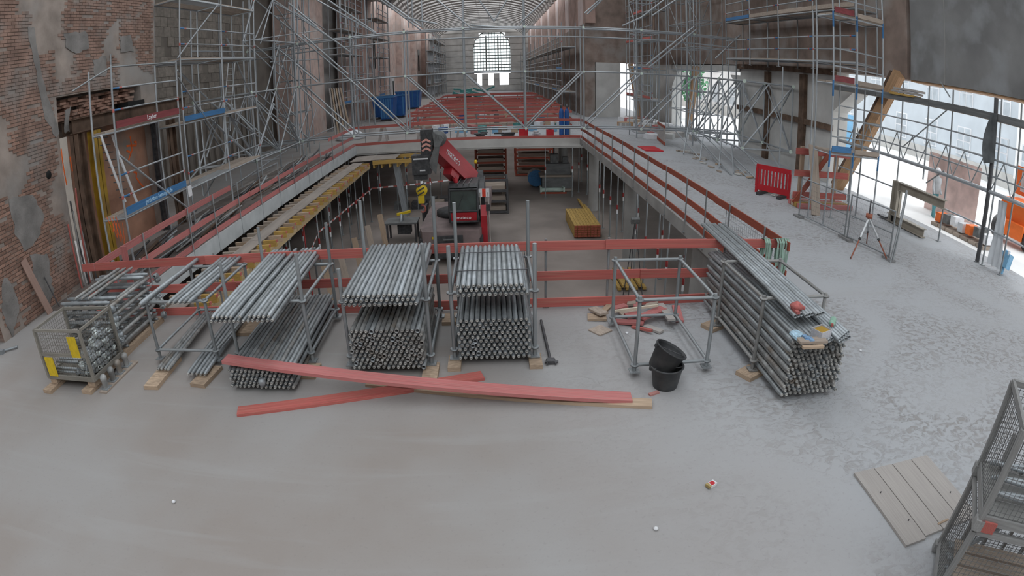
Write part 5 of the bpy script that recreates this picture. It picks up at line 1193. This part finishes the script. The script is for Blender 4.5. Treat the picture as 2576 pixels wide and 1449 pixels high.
# blue can, orange truck, small outside clutter
t = Thing('jerrycan', 'light blue plastic can hanging by a post at the right edge', 'can', onz(2512, 690)); p = ony(2530, 655, 9.4); t.box('can_body', p, (.24, .34, .4), SKYB, Matrix.Rotation(.3, 3, 'Y')); t.box('handle', p+Vector((0, 0, .24)), (.06, .2, .06), SKYB); t.tube('spout', p+Vector((-.05, -.1, .18)), p+Vector((-.05, -.1, .3)), .035, WHITE)
t.tube('hang_strap', p+Vector((-.05, 0, -.2)), p+Vector((-.14, 0, -.62)), .05, SKYB)
t = Thing('dumper_truck', 'orange site dumper standing outside at the right edge', 'vehicle', (17.5, 12.2, 0))
t.box('skip_body', (17.6, 12.0, 1.15), (1.6, 1.5, .7), ORGM); t.box('front_frame', (17.0, 11.9, .55), (.9, 1.2, .5), ORGM); t.box('cab_guard', (18.0, 12.4, 2.1), (.1, 1.2, 1.0), ORGM); t.box('windshield', (17.9, 12.2, 2.1), (.06, .9, .7), WINP)
for x in (17.0, 18.4):
    for y in (11.2, 12.8): t.mb('wheel', (lambda m: (m.lathe((x, y, .4), [(0, -.15), (.4, -.15), (.4, .15), (0, .15)], 16, 1), m)[1])(MB()), BPLAS)
mb = MB(); rr = random.Random(41)
for k in range(7):
    y = 13.9-.4*k; tt = Thing('pallet_cargo', 'wrapped orange and grey piece in the pallet row outside the opening', 'pallet', (14.8, y, 0), group='pallet row outside the opening'); tt.box('pallet', (14.7, y, .06), (.8, .34, .1), TIMG); tt.box('load', (14.7, y, .3+.05*(k % 3)), (.5, .25, .3), (ORGM, GREYM, WHITE, FOIL)[k % 4])
t = Thing('person', 'person in pale work clothes walking outside beyond the steel frame', 'person', (15.4, 15.0, 0))
mb = MB(); bx, by = 15.4, 15.1
for s in (-1, 1): mb.tube((bx+.09*s, by+.12*s, .0), (bx+.08*s, by+.05*s, .48), .055, 8, .075); mb.tube((bx+.08*s, by+.05*s, .48), (bx+.06*s, by, .9), .075, 8, .1)
t.mb('trousers', mb, M('teal_trousers', (.1,.3,.33), .9))
mb = MB(); mb.lathe((bx, by, .85), [(0, 0), (.15, .02), (.17, .2), (.19, .45), (.17, .58), (.07, .64), (.06, .7)], 12)
for s in (-1, 1): mb.tube((bx+.19*s, by, 1.38), (bx+.23*s, by+.04*s, 1.08), .05, 8, .045); mb.tube((bx+.23*s, by+.04*s, 1.08), (bx+.2*s, by-.12, .86), .045, 8, .035)
t.mb('jacket', mb, M('pale_jacket', (.5,.53,.55), .9))
mb = MB(); mb.lathe((bx, by, 1.52), [(0, 0), (.07, .02), (.1, .1), (.095, .18), (.05, .24), (0, .25)], 12); t.mb('head', mb, M('skin', (.5,.32,.25), .7)); t.mb('helmet', (lambda m: (m.lathe((bx, by, 1.66), [(.13, 0), (.12, .02), (.1, .09), (.05, .13), (0, .14)], 12), m)[1])(MB()), WHITE)
# outside buildings
def building(label, X, y0, y1, H, mat, rows, cols, wm=WINP):
    t = Thing('building', label, 'building', (X+4, (y0+y1)/2, 0)); t.box('wall', (X+4, (y0+y1)/2, H/2), (8, y1-y0, H), mat); t.box('plinth', (X-.02, (y0+y1)/2, .5), (.1, y1-y0, 1.0), CONCL); t.box('cornice', (X-.1, (y0+y1)/2, H-.2), (.3, y1-y0, .4), WHITE)
    for r in range(rows):
        for c in range(cols):
            y = y0+(c+.5)*(y1-y0)/cols; z = 2.2+r*3.4
            w_ = t.box('window', (X-.03, y, z), (.08, 1.5, 2.0), WHITE)
            for a in (-.36, .36):
                for b in (-.48, .48): t.box('pane', (X-.08, y+a, z+b), (.03, .62, .86), wm, parent=w_)
    return t
building('pale office facade across the yard seen through the big opening', 30, 6, 22, 11, FACAD, 3, 6)
building('ochre timber-clad corner building across the yard at the right edge', 27, -4, 5.5, 10, M('ochre_cladding', (.62,.47,.28), .8, 0, .1, .6, coord='World', rnd=0), 3, 3)
building('grey corrugated shed outside the middle opening', 32, 23, 50, 8, M('pale_corrugated', (.55,.6,.64), .6, 0, .06, .5, coord='World', rnd=0), 2, 7)
building('long low white hall outside the farthest right openings', 24, 52, 90, 7, FACAD, 2, 8)
t = Thing('site_container', 'bright blue container outside the middle opening', 'container', (20, 33, 0)); t.box('body', (20, 32, 1.3), (2.4, 6, 2.6), SKYB)
for k in range(12): t.box('corrugation', (18.78, 29.3+.5*k, 1.3), (.06, .2, 2.3), BLUE)
t = Thing('site_container', 'blue container beside the concrete pier outside the big opening', 'container', (17, 29.2, 0)); t.box('body', (17.5, 29.2, 1.3), (2.4, 4, 2.6), SKYB)
for k in range(8): t.box('corrugation', (16.28, 27.5+.48*k, 1.3), (.06, .2, 2.3), BLUE)
t = Thing('tree', 'green leafy tree outside the farthest right opening', 'tree', (17, 48, 0)); t.tube('trunk', (17, 48, 0), (17, 48, 2.4), .16, TIMG)
rr = random.Random(2); mb = MB()
for k in range(700):
    a = Vector((rr.gauss(0, 1), rr.gauss(0, 1), rr.gauss(0, 1))).normalized()*rr.uniform(.5, 1.7); c = Vector((17, 48, 3.3))+a; n_ = Vector((rr.gauss(0, 1), rr.gauss(0, 1), rr.gauss(0, 1))).normalized(); u_ = n_.orthogonal()*.14; w_ = n_.cross(u_); mb.add([c-u_, c+w_*.6, c+u_, c-w_*.6], [(0, 1, 2, 3)])
t.mb('foliage', mb, M('green_leaves', (.12,.32,.17), .8, 0, .3, 2), kind='stuff')
# ================================================================== FAR HALL
for k, (y0, y1) in enumerate(((47.9, 80),)):
    t = Thing('guard_rail', 'red board guard rails around the second floor opening far down the hall', 'guard rail', (0, 56, 0))
    for x in (WX0, WX1): rails_along(t, (x, 38.6), (x, 75), R3, .03, (REDB if x > 0 else REDP,)*3, 5.0, [3*i for i in range(11)], 1.15, 1 if x > 0 else -1, seed=50)
    for y in (38.6, 75): rails_along(t, (WX0, y), (WX1, y), R3, .03, (RED, RED, RED), 4.2, [1+2.1*i for i in range(6)], 1.15, 1, seed=int(y))
# red beam and rail rows standing across the second opening
ROWS = (41.2, 45.0, 49.5, 55.0, 62.0, 70.0)
for k, y in enumerate(ROWS):
    t = Thing('beam_row', ('nearest', 'second', 'third', 'fourth', 'fifth', 'farthest')[k]+' row of red beams on posts across the second floor opening', 'beam row', (0, y, 0))
    t.board('beam', (-5.9, y, 1.08), (5.5, y+.2, 1.08), .1, .17, RED); t.board('rail_board', (-5.6, y+.1, .55), (5.2, y+.15, .55), .05, .15, RED)
    t.board('bearer', (-5.9, y, -.05), (5.5, y, -.05), .25, .22, TIMG); t.board('platform_board', (-5.9, y+.75, .03), (5.5, y+.75, .03), .8, .06, TIMG)
    for j in range(6): t.box('support', (-5.3+2.1*j, y+.08, .5), (.1, .1, 1.0), TIMB if j % 2 else GALV)
rr = random.Random(91)
cl_m = [BLUEB, WHITE, TIMG, TEAL, GREYM, REDP, TIMB, FOIL, SKYB]
for k in range(60):
    x = rr.uniform(-5.2, 4.8); y = rr.uniform(35.0, 38.0) if k < 26 else ROWS[k % 6]+.8; z = 0 if k < 26 else .06
    o = link('stored_item', unit_box(rr.choice(cl_m)), None, (x, y, z+.25)); hh = rr.uniform(.25, .55) if k < 26 else rr.uniform(.3, .7); o.scale = (rr.uniform(.3, .8), rr.uniform(.2, .4), hh); o.location.z = z+hh/2; o.rotation_euler = (0, 0, rr.uniform(0, 3)); tag(o, 'bundle or crate in the clutter before the second opening' if k < 26 else 'bundle stacked on the red beams over the second opening', 'bundle', 'clutter before the second opening' if k < 26 else 'bundles on the red beams')
t = Thing('tarp_heap', 'teal tarpaulin heap on the red beams far down the hall', 'tarp', (-2, 77, 0)); mb = MB()
for k in range(30): mb.box((-2.5+rr.uniform(-2.2, 2.4), 77.5+rr.uniform(-1.2, 1.2), .8+rr.uniform(-.7, .9)), (rr.uniform(.5, 1.6), rr.uniform(.5, 1.4), .2), Matrix.Rotation(rr.uniform(-.5, .5), 3, 'Y'))
t.mb('heap', mb, TEAL)
# gas bottles by the far rail
for k, x in enumerate((3.98, 4.3)):
    t = Thing('gas_bottle', '%s of two tall blue gas bottles behind the far guard rail' % ('left', 'right')[k], 'gas bottle', (x, 33.3, 0)); mb = MB(); mb.lathe((x, 33.3, 0), [(0, 0), (.13, 0), (.135, .05), (.135, 1.35), (.11, 1.5), (.05, 1.58), (.04, 1.62)], 16); t.mb('body', mb, BLUEB); mb = MB(); mb.lathe((x, 33.3, 1.6), [(.05, 0), (.07, .02), (.07, .18), (.03, .22), (0, .22)], 10); t.mb('valve_cap', mb, STEELD)
t = Thing('red_case', 'small red case on the floor by the gas bottles', 'case', (3.3, 33.2, 0)); t.box('body', (3.3, 33.2, .18), (.42, .3, .34), REDF); t.box('handle', (3.3, 33.2, .37), (.2, .06, .04), BPLAS)
t = Thing('red_prop_head', 'red steel foot piece by the truss behind the far rail', 'foot', (1.75, 32.6, 0)); t.box('plate', (1.75, 32.6, .25), (.5, .3, .5), REDF); t.tube('stem', (1.75, 32.6, .5), (1.75, 32.6, 1.0), .06, REDF)
for k, (x, y, s, m_, lab) in enumerate(((.6, 33.0, 1.1, BPLAS, 'dark flat bundle on the floor behind the far rail'), (-.7, 33.2, .6, STEELD, 'small dark clamp heap behind the far rail'), (2.4, 33.1, .5, WHITE, 'white rag bundle behind the far rail'))):
    mb = MB(); 
    for j in range(6): mb.box((x+rr.uniform(-s, s)*.4, y+rr.uniform(-.2, .2), .08+.05*j*rr.random()), (s*.6, .25, .08), Matrix.Rotation(rr.uniform(-.6, .6), 3, 'Z'))
    tag(link('bundle', mb.mesh(m_)), lab, 'bundle')
for k, (px, py, c_) in enumerate(((930, 330, TIMB), (998, 305, TIMB), (1085, 312, TIMB))):
    p = onz(px, 345 if k else 348, 0); t = Thing('cable_drum', ('left', 'middle', 'right')[k]+' small timber trestle behind the far guard rail', 'trestle', (-6.2+2.2*k, 33.5, 0))
    x = -6.4+2.3*k
    for s in (-1, 1): t.board('leg', (x+.25*s, 33.3, 0), (x+.08*s, 33.3, .8), .1, .05, TIMP, (0, 1, 0)); t.board('leg', (x+.25*s, 33.8, 0), (x+.08*s, 33.8, .8), .1, .05, TIMP, (0, 1, 0))
    t.box('top_beam', (x, 33.55, .84), (.14, .9, .1), TIMB)
t = Thing('foil_bundle', 'grey plastic wrapped bundle on the floor at the far left corner', 'bundle', (-9, 36, 0)); mb = MB(); mb.lathe((-9, 36, 0), [(0, 0), (.9, 0), (1.0, .2), (.6, .5), (.2, .7), (0, .72)], 9); t.mb('wrap', mb, FOIL)
# tall blue waste bins along the left
for k, (x, y, w_) in enumerate(((-9.3, 53.2, 3.2), (-9.4, 66, 2.8), (-9.0, 50.0, 1.4))):
    t = Thing('skip_container', ('large blue skip by the far left wall', 'second blue skip farther along the left wall', 'small blue bin before the large blue skip')[k], 'skip', (x, y, 0)); T2 = Matrix(((1,0,0,0), (0,0,1,0), (0,1,0,0), (0,0,0,1)))
    mb = MB(); mb.prism([(x-w_/2+.2, .2), (x+w_/2-.2, .2), (x+w_/2, 2.1), (x-w_/2, 2.1)], y-1, y+1, T2); t.mb('skip_body', mb, BLUEB); t.box('skid', (x, y, .1), (w_*.7, 1.6, .2), STEELD)
    for j in range(5): t.box('rib', (x-w_/2+.3+j*(w_-.6)/4, y-1.04, 1.15), (.12, .08, 1.7), BLUE)
    t.box('rim', (x, y-1.0, 2.1), (w_+.1, .1, .12), BLUE)
for k in range(6):
    x = -9.4+.35*k; tt = Thing('leaning_board', 'tall pale board leaning on the scaffold at the far left', 'board', (x, 42, 0), group='boards leaning at the far left'); tt.board('board', (-10.4+.16*k, 37.5+.2*k, 0), (-10.9+.1*k, 38.3+.2*k, 3.4), .35, .04, (TIMP, TIMB)[k % 2], (1, 0, 0))
# stacked material at the far right, pale and bright
for k in range(36):
    x = 8.9+rr.random()*3.3; y = 32+rr.random()*13.5; m_ = rr.choice((WHITE, TIMP, REDP, TIMB, CONCL, ORT))
    o = link('stacked_material', unit_box(m_), None, (x, y, .15)); o.scale = (rr.uniform(.3, 1.2), rr.uniform(.3, .9), .3); o.rotation_euler = (0, 0, rr.uniform(0, 3)); tag(o, 'material stack on the floor by the far right openings', 'stack', 'material by the far right openings')
# ================================================================== BASEMENT CONTENTS
t = Thing('beam_stack', 'stack of yellow formwork beams with red ends on the basement floor', 'beam stack', (4.1, 26, -3.7))
for j in range(5):
    for i in range(8):
        b_ = t.box('beam', (3.6+.15*i, 26.2, -3.58+.11*j), (.14, 3.2, .1), YEL); t.box('beam_end', (3.6+.15*i, 24.585, -3.58+.11*j), (.13, .03, .09), REDB, parent=b_)
t = Thing('beam_stack', 'long yellow beams lying beside the props at the right of the basement', 'beam stack', (4.6, 29, -3.7))
for i in range(5): t.box('beam', (4.75+.12*(i % 3), 28.6+1.4*(i//3), -3.62+.1*(i % 2)), (.1, 3.6, .1), YEL if i % 2 else TIMB)
t = Thing('beam_stack', 'short bundle of yellow beams under the near right rail', 'beam stack', onz(1575, 730, -3.7)); p = onz(1585, 725, -3.7)
for i in range(7): t.box('beam', p+Vector((-.45+.15*i, .6, .1+.1*(i % 2))), (.12, 1.8, .1), YEL)
def stillage(label, x0, x1, y0, y1, z0, z1, mat, shelves):
    t = Thing('stillage', label, 'stillage', ((x0+x1)/2, (y0+y1)/2, z0))
    for x in (x0, x1):
        for y in (y0, y1): t.box('post', (x, y, (z0+z1)/2), (.1, .1, z1-z0), mat)
    for s in range(shelves+1):
        z = z0+.1+(z1-z0-.1)*s/shelves
        for y in (y0, y1): t.box('rail', ((x0+x1)/2, y, z), (x1-x0, .08, .12), mat)
        for x in (x0, x1): t.box('side_rail', (x, (y0+y1)/2, z), (.08, y1-y0, .1), mat)
        if s < shelves: t.box('load', ((x0+x1)/2, (y0+y1)/2, z+.15), ((x1-x0)*.85, (y1-y0)*.8, .2), TIMG)
    return t
stillage('orange steel stillage with loaded shelves far down the basement', 1.6, 4.2, 40.4, 42.4, -3.7, -1.2, M('orange_red_paint', (.45,.10,.06), .6), 4)
stillage('dark red stillage stacked behind the crane vehicle boom', -1.1, .8, 36, 37.5, -3.7, -.9, REDB, 5); stillage('low dark metal rack right of the crane vehicle cab', -.6, .7, 29.5, 31, -3.7, -1.9, STEELD, 3)
t = Thing('compressor', 'dusty grey machine with a tall stack on pallets in the basement', 'machine', (3.9, 36.5, -3.7))
t.box('pallet', (3.9, 35.6, -3.62), (2.0, 1.4, .14), TIMG); t.box('lower_body', (3.9, 35.7, -3.2), (1.8, 1.2, .7), GREYM); t.box('pallet', (3.9, 35.6, -2.75), (2.1, 1.4, .12), TIMG); t.box('upper_body', (4.0, 35.7, -2.35), (1.5, 1.1, .7), GREYM); t.box('stack', (3.8, 35.7, -1.75), (.5, .5, .6), GREYM); t.box('stack', (4.5, 35.7, -1.85), (.35, .4, .4), GREYM); t.tube('exhaust', (3.8, 35.7, -1.5), (3.8, 35.7, -.7), .05, STEELD); t.tube('drum', (2.7, 36.2, -3.1), (2.7, 37.2, -3.1), .5, GREYM, 16)
t.tube('drum_rim', (2.7, 36.15, -3.1), (2.7, 36.25, -3.1), .53, BLUE, 16)
t = Thing('pallet_truck', 'small pale green roller cart before the grey machine', 'cart', (3.6, 34.4, -3.7)); t.tube('roller', (2.9, 34.4, -3.5), (4.2, 34.4, -3.5), .14, M('pale_green_paint', (.4,.5,.45), .6), 12)
for x in (2.85, 4.25): t.box('end_plate', (x, 34.4, -3.5), (.1, .4, .4), M('pale_green_paint', (.4,.5,.45), .6))
t.box('red_frame', (3.6, 34.2, -3.65), (1.6, .1, .1), REDB)
t = Thing('saw_bench', 'table saw bench with a yellow guard in the basement behind the tube racks', 'saw bench', (-4.2, 25.5, -3.7)); t.box('table', (-4.2, 25.2, -2.8), (1.5, 1.0, .08), GREYM)
for x in (-4.85, -3.55):
    for y in (24.8, 25.6): t.box('leg', (x, y, -3.25), (.08, .08, .85), STEELD)
t.box('motor_box', (-4.1, 25.2, -3.1), (.6, .5, .5), BPLAS); mb = MB(); mb.lathe((-4.2, 25.2, -2.74), [(0, -.05), (.3, -.05), (.3, .05), (0, .05)], 14, 0); t.mb('blade', mb, GALVB); t.box('guard', (-4.1, 25.2, -2.42), (.65, .14, .1), YELM, Matrix.Rotation(-.2, 3, 'Y')); t.box('dark_panel', (-3.2, 25.9, -3.0), (.1, 1.6, 1.3), BPLAS)
t = Thing('barrier_board', 'red and white warning board on a stand right of the crane cab', 'warning board', (-.3, 23.4, -3.7)); x, y = ony(1217, 480, 22.3).x, 22.3
for k in range(3): t.box('board_stripe', (x-.14+.14*k, y, ony(1217, 485, 22.3).z), (.14, .03, .34), (WHITE, M('warning_red', (.7,.06,.03), .5), WHITE)[k])
for s in (-.16, .16): t.tube('leg', (x+s, y, -1.0), (x+s+.05, y+.1, -3.7), .03, TIMP)
t.box('lower_board', (x, y, -1.6), (.4, .03, .16), WHITE)
t = Thing('work_lamp', 'small site lamp on a stand between the right hand props', 'lamp', (4.4, 17.5, -3.7)); p = ony(1598, 555, 17.5); t.box('lamp_head', p, (.28, .12, .2), GREYM, Matrix.Rotation(.5, 3, 'X'))
for a in (0, 2.1, 4.2): t.tube('leg', p, (p.x+.4*math.cos(a), p.y+.4*math.sin(a), -3.7), .015, STEELD)
for k in range(5):
    tt = Thing('dark_board', 'dark plank leaning among the basement props at left', 'plank', (-5.6, 18, -3.7), group='planks among the basement props'); tt.board('board', (-5.5+.3*k, 17.5+1.1*k, -3.7), (-5.8+.3*k, 17.8+1.1*k, -2.3+.15*k), .22, .03, (TIMB, TIMG)[k % 2], (0, 1, 0))
for k in range(6):
    o = link('basement_crate', unit_box((GREYM, TIMG, STEELD)[k % 3]), None, (-5.2+.5*k, 31.5+.9*(k % 2), -3.5)); o.scale = (.8, .7, .4); tag(o, 'dark crate on the basement floor behind the crane vehicle', 'crate', 'crates behind the crane vehicle')
# ================================================================== tidy: a thing with a single part becomes that one mesh
def collapse():
    for e in [o for o in SC.objects if o.type == 'EMPTY' and o.parent is None]:
        ch = [c for c in e.children]
        if len(ch) == 1 and not ch[0].children and e.get('kind') is None:
            c = ch[0]; m4 = e.matrix_basis @ c.matrix_parent_inverse @ c.matrix_basis
            nm = e.name.split('.')[0]; props = {k: e[k] for k in ('label', 'category', 'group') if k in e}
            c.parent = None; c.matrix_parent_inverse.identity(); c.matrix_basis = m4
            bpy.data.objects.remove(e); c.name = nm
            for k, v in props.items(): c[k] = v
collapse()
